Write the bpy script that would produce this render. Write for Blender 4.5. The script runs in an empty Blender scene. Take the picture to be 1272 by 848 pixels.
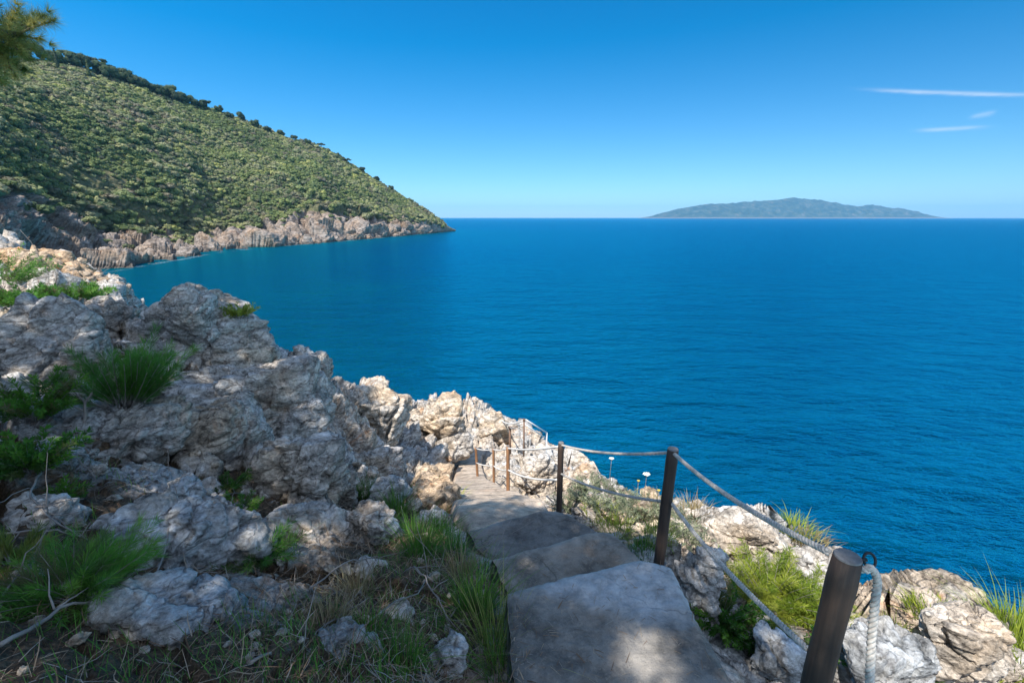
import bpy, bmesh, math, random
import numpy as np
from mathutils import Vector
C = bpy.context.scene.collection
R = math.radians
rng = np.random.default_rng(7)
random.seed(7)

# ---------------------------------------------------------------- camera, sky, sun, exposure
CAM_Z = 15.0                       # eye height above the sea
PITCH = math.atan(154/565)
cam = bpy.data.cameras.new('camera'); cam.sensor_width = 36; cam.lens = 36*565/1272
cam.clip_start = 0.05; cam.clip_end = 120000
cam_o = bpy.data.objects.new('camera', cam); C.objects.link(cam_o)
cam_o.location = (0, 0, CAM_Z); cam_o.rotation_euler = (math.pi/2-PITCH, 0, 0)
sc = bpy.context.scene; sc.camera = cam_o

SUN_EL = R(59); SUN_AZ = math.atan2(-0.34, -0.50)   # azimuth from +Y towards +X
sdir = Vector((math.sin(SUN_AZ)*math.cos(SUN_EL), math.cos(SUN_AZ)*math.cos(SUN_EL), math.sin(SUN_EL)))
sun = bpy.data.lights.new('sun', 'SUN'); sun.energy = 5.0; sun.angle = R(0.5); sun.color = (1.0, 0.955, 0.89)
sun_o = bpy.data.objects.new('sun', sun); C.objects.link(sun_o)
sun_o.rotation_euler = sdir.to_track_quat('Z', 'Y').to_euler()

W = bpy.data.worlds.new('World'); sc.world = W; W.use_nodes = True
def N(nt, typ, **kw):
    n = nt.nodes.new(typ)
    for k, v in kw.items():
        if k.startswith('i_'):
            key = k[2:]
            key = int(key) if key.isdigit() else key.replace('_', ' ')
            n.inputs[key].default_value = v
        else: setattr(n, k, v)
    return n
def mth(nt, op, a, b=None, clamp=False):
    n = nt.nodes.new('ShaderNodeMath'); n.operation = op; n.use_clamp = clamp
    for i, v in enumerate((a, b)):
        if v is None: continue
        if isinstance(v, (int, float)): n.inputs[i].default_value = v
        else: nt.links.new(v, n.inputs[i])
    return n.outputs[0]
def mixc(nt, f, a, b, mode='MIX'):
    n = nt.nodes.new('ShaderNodeMix'); n.data_type = 'RGBA'; n.blend_type = mode
    for i, v in ((0, f), (6, a), (7, b)):
        if isinstance(v, (int, float)): n.inputs[i].default_value = v
        elif isinstance(v, tuple): n.inputs[i].default_value = (*v, 1)[:4]
        else: nt.links.new(v, n.inputs[i])
    return n.outputs[2]
def ramp(nt, fac, stops, interp='LINEAR'):
    n = nt.nodes.new('ShaderNodeValToRGB'); cr = n.color_ramp; cr.interpolation = interp
    while len(cr.elements) < len(stops): cr.elements.new(0.5)
    for e, (p, c) in zip(cr.elements, stops):
        e.position = p; e.color = (*c, 1) if isinstance(c, tuple) else (c, c, c, 1)
    nt.links.new(fac, n.inputs[0]); return n.outputs[0]
nt = W.node_tree; nt.nodes.clear()
sky = N(nt, 'ShaderNodeTexSky', sky_type='NISHITA', sun_disc=False, sun_elevation=SUN_EL, sun_rotation=SUN_AZ,
        altitude=200.0, air_density=1.0, dust_density=0.15, ozone_density=3.0)
hs = N(nt, 'ShaderNodeHueSaturation', i_Saturation=1.12); nt.links.new(sky.outputs[0], hs.inputs['Color'])
pol = N(nt, 'ShaderNodeVectorMath', operation='MULTIPLY_ADD'); nt.links.new(hs.outputs[0], pol.inputs[0]); pol.inputs[1].default_value = (0.60, 0.80, 0.98); pol.inputs[2].default_value = (-0.70, -0.20, 0.0)
pmx = N(nt, 'ShaderNodeVectorMath', operation='MAXIMUM'); nt.links.new(pol.outputs[0], pmx.inputs[0])
# thin high wisps of cloud low in the right of the sky
tc = N(nt, 'ShaderNodeTexCoord'); sp = N(nt, 'ShaderNodeSeparateXYZ'); nt.links.new(tc.outputs['Generated'], sp.inputs[0])
azi = mth(nt, 'ARCTAN2', sp.outputs[0], sp.outputs[1])
ele = mth(nt, 'ARCSINE', sp.outputs[2])
cmb = N(nt, 'ShaderNodeCombineXYZ'); nt.links.new(mth(nt, 'MULTIPLY', azi, 26.0), cmb.inputs[0]); nt.links.new(mth(nt, 'MULTIPLY', ele, 150.0), cmb.inputs[1])
cn = N(nt, 'ShaderNodeTexNoise', i_Scale=1.0, i_Detail=6.0, i_Roughness=0.62); nt.links.new(cmb.outputs[0], cn.inputs['Vector'])
def wisp(a0, e0, wa, we, slope):
    da = mth(nt, 'SUBTRACT', azi, a0)
    x = mth(nt, 'DIVIDE', da, wa)
    e_ = mth(nt, 'SUBTRACT', mth(nt, 'SUBTRACT', ele, e0), mth(nt, 'MULTIPLY', da, slope))
    e_ = mth(nt, 'ADD', e_, mth(nt, 'MULTIPLY', mth(nt, 'SUBTRACT', cn.outputs[0], 0.5), we*1.4))
    y = mth(nt, 'DIVIDE', e_, we)
    d2 = mth(nt, 'ADD', mth(nt, 'POWER', mth(nt, 'ABSOLUTE', x), 4.0), mth(nt, 'MULTIPLY', y, y))
    return mth(nt, 'EXPONENT', mth(nt, 'MULTIPLY', d2, -1.0))
w = mth(nt, 'MULTIPLY', wisp(0.722, R(10.1), 0.095, R(0.15), -0.19), 0.45)
w = mth(nt, 'ADD', w, mth(nt, 'MULTIPLY', wisp(0.725, R(7.35), 0.036, R(0.15), -0.05), 0.38))
w = mth(nt, 'ADD', w, mth(nt, 'MULTIPLY', wisp(0.757, R(8.2), 0.012, R(0.18), 0.12), 0.3))
w = mth(nt, 'MULTIPLY', w, mth(nt, 'ADD', mth(nt, 'MULTIPLY', cn.outputs[0], 1.5), 0.15), clamp=True)
darker = mth(nt, 'SUBTRACT', 1.0, mth(nt, 'MULTIPLY', mth(nt, 'MULTIPLY', mth(nt, 'ADD', azi, 0.8), 0.62, clamp=True), 0.30))   # sky deepens away from the sun
dk = N(nt, 'ShaderNodeVectorMath', operation='SCALE'); nt.links.new(pmx.outputs[0], dk.inputs[0]); nt.links.new(darker, dk.inputs['Scale'])
skyc = mixc(nt, w, dk.outputs[0], (4.6, 5.1, 5.6))
# whiter brightness added to the unseen sky behind and overhead, to lift the shade
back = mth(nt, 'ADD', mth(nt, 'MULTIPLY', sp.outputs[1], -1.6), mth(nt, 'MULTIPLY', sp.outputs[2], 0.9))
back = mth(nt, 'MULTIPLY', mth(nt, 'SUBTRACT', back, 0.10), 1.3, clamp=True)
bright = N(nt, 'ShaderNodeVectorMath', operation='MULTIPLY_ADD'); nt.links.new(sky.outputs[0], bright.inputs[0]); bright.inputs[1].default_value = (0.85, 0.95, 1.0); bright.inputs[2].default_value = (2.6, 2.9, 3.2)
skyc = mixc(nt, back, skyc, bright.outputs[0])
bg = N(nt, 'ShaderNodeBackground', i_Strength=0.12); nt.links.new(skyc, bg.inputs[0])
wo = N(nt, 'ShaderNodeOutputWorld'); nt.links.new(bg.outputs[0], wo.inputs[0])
vs = sc.view_settings; vs.view_transform = 'Standard'; vs.look = 'None'; vs.exposure = 0.72; vs.gamma = 1.0; vs.use_curve_mapping = False
sc.cycles.max_bounces = 6; sc.cycles.volume_bounces = 0
sc.cycles.use_denoising = True

# ---------------------------------------------------------------- geometry helpers
def ray(px, py):
    u = (px-636)/565; v = -(py-424)/565
    return u, math.cos(PITCH)+v*math.sin(PITCH), -math.sin(PITCH)+v*math.cos(PITCH)
def atY(px, py, Y):                                    # point at ground distance Y (relative to the eye)
    a, b, c = ray(px, py); t = Y/b; return np.array([a*t, Y, c*t])
def atZ(px, py, z):
    a, b, c = ray(px, py); t = z/c; return np.array([a*t, b*t, z])
UP = np.array([0, 0, CAM_Z])

def h3(ix, iy, iz, seed):
    n = (ix.astype(np.int64)*374761393 + iy.astype(np.int64)*668265263 + iz.astype(np.int64)*2147483647 + seed*974634777) & 0xffffffff
    n = ((n ^ (n >> 13))*1274126177) & 0xffffffff
    n = (n ^ (n >> 16))*2246822519 & 0xffffffff
    n = n ^ (n >> 15)
    return (n & 0xffffff).astype(np.float32)/16777216.0
def vnoise(P, s, seed=0):
    Q = P*s; I = np.floor(Q).astype(np.int64); F = (Q-I).astype(np.float32); F = F*F*F*(F*(F*6-15)+10)
    r = np.zeros(len(P), np.float32)
    for dx in (0, 1):
        wx = F[:, 0] if dx else 1-F[:, 0]
        for dy in (0, 1):
            wy = F[:, 1] if dy else 1-F[:, 1]
            for dz in (0, 1):
                wz = F[:, 2] if dz else 1-F[:, 2]
                r += wx*wy*wz*h3(I[:, 0]+dx, I[:, 1]+dy, I[:, 2]+dz, seed)
    return r*2-1
def fbm(P, s, o=4, seed=0, gain=0.5, ridged=False):
    r = np.zeros(len(P), np.float32); a = 1.0; tot = 0
    for k in range(o):
        v = vnoise(P, s, seed+k*17)
        if ridged: v = 1-2*np.abs(v)
        r += a*v; tot += a; a *= gain; s *= 2.03
    return r/tot
def vor(P, s, seed=0):
    Q = (P*s).astype(np.float32); I = np.floor(Q).astype(np.int64)
    n = len(P); f1 = np.full(n, 9, np.float32); f2 = np.full(n, 9, np.float32)
    off = np.zeros((n, 3), np.float32); hid = np.zeros((n, 3), np.int64)
    for dx in (-1, 0, 1):
        for dy in (-1, 0, 1):
            for dz in (-1, 0, 1):
                jx, jy, jz = I[:, 0]+dx, I[:, 1]+dy, I[:, 2]+dz
                cx = jx+h3(jx, jy, jz, seed); cy = jy+h3(jx, jy, jz, seed+1); cz = jz+h3(jx, jy, jz, seed+2)
                ox = Q[:, 0]-cx.astype(np.float32); oy = Q[:, 1]-cy.astype(np.float32); oz = Q[:, 2]-cz.astype(np.float32)
                d = np.sqrt(ox*ox+oy*oy+oz*oz)
                m = d < f1
                f2 = np.where(m, f1, np.minimum(f2, d)); f1 = np.where(m, d, f1)
                off[m, 0] = ox[m]; off[m, 1] = oy[m]; off[m, 2] = oz[m]
                hid[m, 0] = jx[m]; hid[m, 1] = jy[m]; hid[m, 2] = jz[m]
    return f1, f2, off, hid
STRATA = np.array([[0.86, 0.2, 0.45], [-0.32, 0.93, 0.2], [-0.65, -0.55, 1.55]], np.float32)   # tilted bedding
def blocks(P, s, seed, tilt=0.9, groove=0.35, gw=0.10):
    """fractured rock: every cell a tilted facet, with an open joint between cells. unit = cell size"""
    f1, f2, off, hid = vor(P, s, seed)
    a = h3(hid[:, 0], hid[:, 1], hid[:, 2], seed+5)-0.5
    g = np.stack([h3(hid[:, 0], hid[:, 1], hid[:, 2], seed+k)-0.5 for k in (6, 7, 8)], 1)
    e = f2-f1
    return (a*0.8+(off*g).sum(1)*tilt*1.6 - groove*np.exp(-(e/gw)**2))/s
def rockdisp(P, big=1.0, seed=0, fine=True):
    wp = np.stack([fbm(P, 0.9, 3, seed+k*31) for k in range(3)], 1)
    Q = ((P+wp*0.35)@STRATA.T).astype(np.float32)
    d = blocks(Q, 0.55, seed+11, 0.9, 0.22, 0.10)*0.30*big
    d += blocks(Q, 1.5, seed+12, 0.9, 0.30, 0.13)*0.36*big
    d += blocks(Q+wp*0.1, 4.0, seed+13, 1.0, 0.32, 0.13)*0.28
    if fine:
        d += blocks(Q+wp*0.1, 11.0, seed+14, 1.0, 0.3, 0.15)*0.24
        d += fbm(Q, 7.0, 4, seed+3, 0.55, True)*0.016
    return d

def link(name, me, mat=None, parent=None, loc=None):
    o = bpy.data.objects.new(name, me); C.objects.link(o)
    if mat is not None and len(me.materials) == 0: me.materials.append(mat)
    if parent is not None: o.parent = parent
    if loc is not None: o.location = loc
    return o
def tag(o, label=None, cat=None, group=None, kind=None):
    if label: o['label'] = label
    if cat: o['category'] = cat
    if group: o['group'] = group
    if kind: o['kind'] = kind
    return o
def empty(name, loc, label, cat, group=None):
    o = bpy.data.objects.new(name, None); C.objects.link(o); o.location = loc; o.empty_display_size = 0.2
    return tag(o, label, cat, group)
def mesh_np(name, V, Fc, smooth=True, attrs=None):
    """V (n,3), Fc (m,3|4) int"""
    V = np.asarray(V, np.float32); Fc = np.asarray(Fc, np.int32); k = Fc.shape[1]
    me = bpy.data.meshes.new(name)
    me.vertices.add(len(V)); me.vertices.foreach_set('co', V.ravel())
    me.loops.add(Fc.size); me.loops.foreach_set('vertex_index', Fc.ravel())
    me.polygons.add(len(Fc)); me.polygons.foreach_set('loop_start', np.arange(0, Fc.size, k, dtype=np.int32))
    me.polygons.foreach_set('loop_total', np.full(len(Fc), k, np.int32))
    if smooth: me.polygons.foreach_set('use_smooth', np.ones(len(Fc), bool))
    me.update(calc_edges=True); me.validate()
    for an, av in (attrs or {}).items():
        at = me.attributes.new(an, 'FLOAT', 'POINT'); at.data.foreach_set('value', np.asarray(av, np.float32))
    return me
def gridF(a, b):
    i = np.arange(a-1)[:, None]*b+np.arange(b-1)[None, :]
    return np.stack([i, i+1, i+b+1, i+b], -1).reshape(-1, 4)
def resample(pts, n):
    pts = np.asarray(pts, float); d = np.r_[0, np.cumsum(np.linalg.norm(np.diff(pts, axis=0), axis=1))]
    t = np.linspace(0, d[-1], n); return np.stack([np.interp(t, d, pts[:, k]) for k in range(pts.shape[1])], 1)
def smoothline(pts, n):
    """Catmull-Rom through pts"""
    P = np.asarray(pts, float); P = np.vstack([2*P[0]-P[1], P, 2*P[-1]-P[-2]]); out = []
    m = len(P)-3; per = max(2, n//m+1)
    for i in range(m):
        t = np.linspace(0, 1, per, endpoint=False)[:, None]
        a, b, c, d = P[i:i+4]
        out.append(0.5*((2*b)+(-a+c)*t+(2*a-5*b+4*c-d)*t**2+(-a+3*b-3*c+d)*t**3))
    out.append(P[-2][None]); return np.vstack(out)
def tube(path, rad, sides=8, cap=True):
    path = np.asarray(path, float); n = len(path); rad = np.broadcast_to(np.asarray(rad, float), (n,))
    T = np.gradient(path, axis=0); T /= np.linalg.norm(T, axis=1)[:, None]+1e-9
    ref = np.array([0, 0, 1.0]) if abs(T[0][2]) < 0.9 else np.array([1.0, 0, 0])
    V = []; u = np.cross(ref, T[0]); u /= np.linalg.norm(u)
    for i in range(n):
        u = u-T[i]*u.dot(T[i]); u /= np.linalg.norm(u)+1e-9; w_ = np.cross(T[i], u)
        a = np.arange(sides)*2*math.pi/sides
        V.append(path[i]+rad[i]*(np.cos(a)[:, None]*u+np.sin(a)[:, None]*w_))
    V = np.vstack(V); F = []
    for i in range(n-1):
        for k in range(sides):
            k2 = (k+1) % sides
            F.append((i*sides+k, i*sides+k2, (i+1)*sides+k2, (i+1)*sides+k))
    if cap:
        c0 = len(V); V = np.vstack([V, path[0], path[-1]])
        for k in range(sides):
            k2 = (k+1) % sides
            F.append((k2, k, c0, c0)); F.append(((n-1)*sides+k, (n-1)*sides+k2, c0+1, c0+1))
    return V, np.array(F)
class MB:
    def __init__(s): s.V = []; s.F = []; s.n = 0
    def add(s, V, F):
        s.V.append(np.asarray(V, float)); F = np.asarray(F)
        s.F += [tuple(dict.fromkeys((f+s.n).tolist())) for f in F]; s.n += len(V)
    def tube(s, *a, **k): s.add(*tube(*a, **k)); return s
    def build(s, name, mat, parent=None, loc=None, smooth=True, at=None):
        me = bpy.data.meshes.new(name); V = np.vstack(s.V)
        me.from_pydata(V.tolist(), [], s.F)
        if smooth: me.polygons.foreach_set('use_smooth', np.ones(len(me.polygons), bool))
        me.update(); return link(name, me, mat, parent, loc)

# ---------------------------------------------------------------- materials
def newmat(name):
    m = bpy.data.materials.new(name); m.use_nodes = True; nt = m.node_tree
    return m, nt, nt.nodes['Principled BSDF'], nt.nodes['Material Output']
def pos(nt):
    return nt.nodes.new('ShaderNodeNewGeometry').outputs['Position']
def mapv(nt, v, scale=(1, 1, 1), rot=(0, 0, 0)):
    m = N(nt, 'ShaderNodeMapping'); m.inputs['Scale'].default_value = scale; m.inputs['Rotation'].default_value = rot
    nt.links.new(v, m.inputs[0]); return m.outputs[0]
def noise(nt, v, s, d=5.0, r=0.55, dist=0.0):
    n = N(nt, 'ShaderNodeTexNoise', i_Scale=s, i_Detail=d, i_Roughness=r, i_Distortion=dist); nt.links.new(v, n.inputs['Vector']); return n.outputs[0]
def bump(nt, h, strength, dist, prev=None):
    b = N(nt, 'ShaderNodeBump', i_Strength=strength, i_Distance=dist); nt.links.new(h, b.inputs['Height'])
    if prev is not None: nt.links.new(prev, b.inputs['Normal'])
    return b.outputs[0]
def attr(nt, name):
    return N(nt, 'ShaderNodeAttribute', attribute_name=name).outputs['Fac']

def rock_mat(name, tint=(1, 1, 1), sc_=1.0, soil=False, stain=0.5, bright=1.0, wet=False):
    m, nt, bs, out = newmat(name); p = pos(nt)
    strat = mapv(nt, p, (1*sc_, 1*sc_, 2.4*sc_), (0.5, 0.35, 0.2))
    n1 = noise(nt, p, 1.1*sc_, 6, 0.6); n2 = noise(nt, strat, 5.0, 8, 0.65, 0.6); n3 = noise(nt, p, 34*sc_, 5, 0.7)
    n4 = noise(nt, p, 2.2*sc_, 5, 0.6, 1.2)
    f = mth(nt, 'ADD', mth(nt, 'MULTIPLY', n2, 0.62), mth(nt, 'MULTIPLY', n3, 0.38))
    b_ = bright
    col = ramp(nt, f, [(0.36, (0.06*b_, 0.057*b_, 0.054*b_)), (0.45, (0.27*b_, 0.255*b_, 0.235*b_)), (0.53, (0.46*b_, 0.435*b_, 0.405*b_)), (0.63, (0.70*b_, 0.68*b_, 0.65*b_))])
    warm = ramp(nt, n1, [(0.42, 0.0), (0.62, 1.0)])
    col = mixc(nt, mth(nt, 'MULTIPLY', warm, 0.8), col, mixc(nt, 1.0, col, (1.0, 0.82, 0.62), 'MULTIPLY'))
    dk_ = ramp(nt, noise(nt, strat, 1.7, 7, 0.7, 0.8), [(0.50, 0.0), (0.64, 1.0)])
    col = mixc(nt, mth(nt, 'MULTIPLY', dk_, 0.6), col, mixc(nt, 1.0, col, (0.38, 0.39, 0.40), 'MULTIPLY'))
    st = ramp(nt, n4, [(0.60, 0.0), (0.72, 1.0)])
    col = mixc(nt, mth(nt, 'MULTIPLY', st, stain), col, mixc(nt, 1.0, col, (0.95, 0.52, 0.26), 'MULTIPLY'))
    vo = N(nt, 'ShaderNodeTexVoronoi', feature='DISTANCE_TO_EDGE', i_Scale=2.6*sc_)
    wv = N(nt, 'ShaderNodeVectorMath', operation='ADD'); nt.links.new(strat, wv.inputs[0])
    nn = N(nt, 'ShaderNodeTexNoise', i_Scale=3.0*sc_, i_Detail=4.0); nt.links.new(p, nn.inputs['Vector'])
    sv = N(nt, 'ShaderNodeVectorMath', operation='SCALE', i_Scale=0.55); nt.links.new(nn.outputs[1], sv.inputs[0]); nt.links.new(sv.outputs[0], wv.inputs[1])
    nt.links.new(wv.outputs[0], vo.inputs['Vector'])
    crack = ramp(nt, vo.outputs['Distance'], [(0.0, 0.0), (0.045, 1.0)])
    lich = ramp(nt, noise(nt, p, 6.5*sc_, 6, 0.7, 0.4), [(0.56, 0.0), (0.66, 1.0)])
    col = mixc(nt, mth(nt, 'MULTIPLY', lich, 0.5), col, (0.10, 0.105, 0.10))
    col = mixc(nt, 1.0, col, tint, 'MULTIPLY')
    col = mixc(nt, mth(nt, 'MULTIPLY', mth(nt, 'SUBTRACT', 1.0, crack), 0.45), col, (0.07, 0.055, 0.045))
    if soil:
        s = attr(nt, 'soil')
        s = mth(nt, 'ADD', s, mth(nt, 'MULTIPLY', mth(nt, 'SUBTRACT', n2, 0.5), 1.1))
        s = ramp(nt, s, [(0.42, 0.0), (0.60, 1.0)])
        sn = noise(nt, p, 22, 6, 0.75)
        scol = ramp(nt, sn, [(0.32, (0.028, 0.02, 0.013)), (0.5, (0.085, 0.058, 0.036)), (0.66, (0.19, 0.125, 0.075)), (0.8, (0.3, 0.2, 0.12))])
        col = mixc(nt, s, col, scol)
        pth = attr(nt, 'dust')
        col = mixc(nt, mth(nt, 'MULTIPLY', pth, 0.8), col, ramp(nt, sn, [(0.3, (0.26, 0.19, 0.13)), (0.7, (0.50, 0.40, 0.29))]))
    if wet:
        sz = N(nt, 'ShaderNodeSeparateXYZ'); nt.links.new(p, sz.inputs[0])
        wz = mth(nt, 'ADD', sz.outputs[2], mth(nt, 'MULTIPLY', mth(nt, 'SUBTRACT', n2, 0.5), 4.0))
        wf = ramp(nt, mth(nt, 'DIVIDE', wz, 5.0), [(0.12, 1.0), (0.36, 0.0)])
        col = mixc(nt, mth(nt, 'MULTIPLY', wf, 0.75), col, (0.05, 0.045, 0.04))
    nt.links.new(col, bs.inputs['Base Color']); bs.inputs['Roughness'].default_value = 0.9
    bs.inputs['Specular IOR Level'].default_value = 0.2
    hgt = mth(nt, 'ADD', mth(nt, 'MULTIPLY', crack, 0.25), mth(nt, 'MULTIPLY', n2, 1.3))
    b1 = bump(nt, hgt, 0.85, 0.05/sc_)
    b2 = bump(nt, n3, 0.8, 0.016/sc_, b1); nt.links.new(b2, bs.inputs['Normal'])
    return m
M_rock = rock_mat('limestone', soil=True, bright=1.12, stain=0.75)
M_boulder = rock_mat('boulder_limestone', bright=1.08)
M_bluerock = rock_mat('pale_boulder_limestone', (0.90, 0.97, 1.04), stain=0.15, bright=1.1)
M_tan = rock_mat('tan_limestone', (1.04, 0.98, 0.90), stain=0.5, bright=1.15)
M_orange = rock_mat('orange_tan_limestone', (1.08, 0.86, 0.64), stain=0.9, bright=1.05)
M_headrock = rock_mat('headland_rock', (1.0, 0.90, 0.84), sc_=0.09, stain=0.8, bright=0.6, wet=True)

def concrete(name, base, stainy=1.0):
    m, nt, bs, out = newmat(name); p = pos(nt)
    n1 = noise(nt, p, 2.4, 6, 0.65, 0.3); n2 = noise(nt, p, 60, 4, 0.7); n3 = noise(nt, p, 9, 6, 0.7)
    b = base
    col = ramp(nt, mth(nt, 'ADD', mth(nt, 'MULTIPLY', n1, 0.6), mth(nt, 'MULTIPLY', n3, 0.4)), [(0.38, (b[0]*0.42, b[1]*0.42, b[2]*0.42)), (0.5, b), (0.62, (b[0]*1.5, b[1]*1.5, b[2]*1.5))])
    col = mixc(nt, ramp(nt, n2, [(0.55, 0.0), (0.75, 0.55)]), col, (b[0]*1.7, b[1]*1.65, b[2]*1.5))
    col = mixc(nt, ramp(nt, noise(nt, p, 130, 3, 0.6), [(0.30, 0.55), (0.42, 0.0)]), col, (0.05, 0.045, 0.04))
    col = mixc(nt, mth(nt, 'MULTIPLY', ramp(nt, noise(nt, p, 1.7, 4, 0.6), [(0.55, 0.0), (0.7, 1.0)]), 0.45*stainy), col, (b[0]*0.8, b[1]*0.55, b[2]*0.38))
    vo = N(nt, 'ShaderNodeTexVoronoi', feature='DISTANCE_TO_EDGE', i_Scale=0.75)
    wv = N(nt, 'ShaderNodeVectorMath', operation='ADD'); nt.links.new(p, wv.inputs[0])
    nn = N(nt, 'ShaderNodeTexNoise', i_Scale=2.5, i_Detail=5.0); nt.links.new(p, nn.inputs['Vector'])
    sv = N(nt, 'ShaderNodeVectorMath', operation='SCALE', i_Scale=0.5); nt.links.new(nn.outputs[1], sv.inputs[0]); nt.links.new(sv.outputs[0], wv.inputs[1])
    nt.links.new(wv.outputs[0], vo.inputs['Vector'])
    ck = ramp(nt, vo.outputs['Distance'], [(0.0, 0.0), (0.0045, 1.0)])
    col = mixc(nt, mth(nt, 'MULTIPLY', mth(nt, 'SUBTRACT', 1.0, ck), 0.6), col, (0.03, 0.027, 0.024))
    col = mixc(nt, attr(nt, 'pale'), col, ramp(nt, n3, [(0.35, (0.22, 0.225, 0.225)), (0.6, (0.40, 0.41, 0.41))]))
    col = mixc(nt, mth(nt, 'MULTIPLY', attr(nt, 'wear'), mth(nt, 'ADD', n3, 0.15)), col, (0.42, 0.39, 0.35))
    nt.links.new(col, bs.inputs['Base Color']); bs.inputs['Roughness'].default_value = 0.92
    h = mth(nt, 'ADD', mth(nt, 'MULTIPLY', n3, 1.0), mth(nt, 'ADD', mth(nt, 'MULTIPLY', n2, 0.35), mth(nt, 'MULTIPLY', ck, 0.25)))
    nt.links.new(bump(nt, h, 0.8, 0.02), bs.inputs['Normal'])
    return m
M_conc = concrete('weathered_concrete', (0.185, 0.168, 0.145))
M_concB = concrete('brown_weathered_concrete', (0.24, 0.205, 0.165))
M_concC = concrete('dark_weathered_concrete', (0.165, 0.15, 0.132))
M_conc2 = concrete('pale_concrete_screed', (0.34, 0.345, 0.345), 0.3)
M_path = concrete('sandy_path_concrete', (0.42, 0.335, 0.255), 0.8)

def wood_mat(name, a, b):
    m, nt, bs, out = newmat(name); tcn = N(nt, 'ShaderNodeTexCoord').outputs['Object']
    v = mapv(nt, tcn, (30, 30, 1.6)); n1 = noise(nt, v, 1.5, 6, 0.65, 0.4); n2 = noise(nt, tcn, 5, 5, 0.6)
    col = ramp(nt, n1, [(0.3, a), (0.7, b)]); col = mixc(nt, ramp(nt, n2, [(0.5, 0.0), (0.72, 0.6)]), col, (a[0]*0.5, a[1]*0.5, a[2]*0.5))
    nt.links.new(col, bs.inputs['Base Color']); bs.inputs['Roughness'].default_value = 0.75
    nt.links.new(bump(nt, n1, 0.6, 0.006), bs.inputs['Normal']); return m
M_post = wood_mat('dark_stained_wood', (0.02, 0.014, 0.011), (0.065, 0.04, 0.027))
M_post2 = wood_mat('rusty_brown_wood', (0.15, 0.065, 0.03), (0.34, 0.18, 0.085))
M_endgrain = wood_mat('grey_end_grain', (0.10, 0.095, 0.09), (0.2, 0.19, 0.18))
def plain(name, col, rough=0.6, metal=0.0, var=0.25, scale=20):
    m, nt, bs, out = newmat(name); n = noise(nt, pos(nt), scale, 5, 0.6)
    nt.links.new(ramp(nt, n, [(0.3, tuple(c*(1-var) for c in col)), (0.7, tuple(min(1, c*(1+var)) for c in col))]), bs.inputs['Base Color'])
    bs.inputs['Roughness'].default_value = rough; bs.inputs['Metallic'].default_value = metal; return m
M_rope = plain('hemp_rope', (0.42, 0.385, 0.34), 0.95, var=0.35, scale=60)
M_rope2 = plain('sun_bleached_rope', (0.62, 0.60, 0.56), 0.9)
M_iron = plain('black_iron', (0.03, 0.03, 0.032), 0.5, 0.6)
M_white = plain('white_painted_metal', (0.62, 0.63, 0.63), 0.5)
M_rust = plain('rusty_metal', (0.17, 0.10, 0.065), 0.8)
M_bark = plain('pine_bark', (0.14, 0.10, 0.075), 0.95, var=0.5, scale=12)
M_twig = plain('grey_dead_wood', (0.22, 0.19, 0.165), 0.9, var=0.4, scale=9)
M_litter = plain('dry_needle_litter', (0.27, 0.155, 0.085), 0.95, var=0.5, scale=14)

def leaf_mat(name, stops, trans=0.35, rough=0.6, ns=3.0, rnd=True):
    m, nt, bs, out = newmat(name)
    t = attr(nt, 'tint')
    if rnd:
        oi = N(nt, 'ShaderNodeObjectInfo').outputs['Random']; t = mth(nt, 'FRACT', mth(nt, 'ADD', t, oi))
    nz = noise(nt, pos(nt), ns, 4, 0.6)
    t = mth(nt, 'ADD', mth(nt, 'MULTIPLY', t, 0.75), mth(nt, 'MULTIPLY', mth(nt, 'SUBTRACT', nz, 0.37), 0.9))
    k = len(stops)-1
    col = ramp(nt, t, [(0.08+0.84*i/k, s) for i, s in enumerate(stops)])
    nt.links.new(col, bs.inputs['Base Color']); bs.inputs['Roughness'].default_value = rough; bs.inputs['Specular IOR Level'].default_value = 0.25
    tr = N(nt, 'ShaderNodeBsdfTranslucent'); nt.links.new(col, tr.inputs[0])
    mx = N(nt, 'ShaderNodeMixShader', i_0=trans); nt.links.new(bs.outputs[0], mx.inputs[1]); nt.links.new(tr.outputs[0], mx.inputs[2])
    nt.links.new(mx.outputs[0], out.inputs[0]); return m
M_scrub = leaf_mat('macchia_leaves', [(0.22, 0.19, 0.13), (0.10, 0.14, 0.06), (0.20, 0.24, 0.08), (0.26, 0.26, 0.15), (0.37, 0.38, 0.12)], 0.35, ns=0.045)
M_pine_far = leaf_mat('far_pine_needles', [(0.035, 0.055, 0.03), (0.06, 0.09, 0.04), (0.09, 0.12, 0.045)], 0.25, ns=0.1)
M_needle = leaf_mat('pine_needles', [(0.10, 0.15, 0.03), (0.22, 0.26, 0.05), (0.44, 0.40, 0.13)], 0.45)
M_green = leaf_mat('fresh_green_leaves', [(0.20, 0.16, 0.07), (0.05, 0.14, 0.025), (0.09, 0.22, 0.025), (0.17, 0.32, 0.04)], 0.45)
M_lush = leaf_mat('dark_green_needles', [(0.15, 0.14, 0.06), (0.07, 0.18, 0.035), (0.11, 0.28, 0.04), (0.20, 0.36, 0.06)], 0.45)
M_lime = leaf_mat('yellow_green_leaves', [(0.13, 0.20, 0.02), (0.24, 0.30, 0.03), (0.38, 0.40, 0.06)], 0.4)
M_dry = leaf_mat('dry_grass', [(0.14, 0.10, 0.05), (0.26, 0.20, 0.10), (0.40, 0.33, 0.18)], 0.3)
M_grey = leaf_mat('grey_green_leaves', [(0.12, 0.15, 0.09), (0.22, 0.25, 0.15), (0.34, 0.36, 0.22)], 0.3)
M_flower = plain('white_petals', (0.75, 0.74, 0.62), 0.8, var=0.1)
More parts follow.
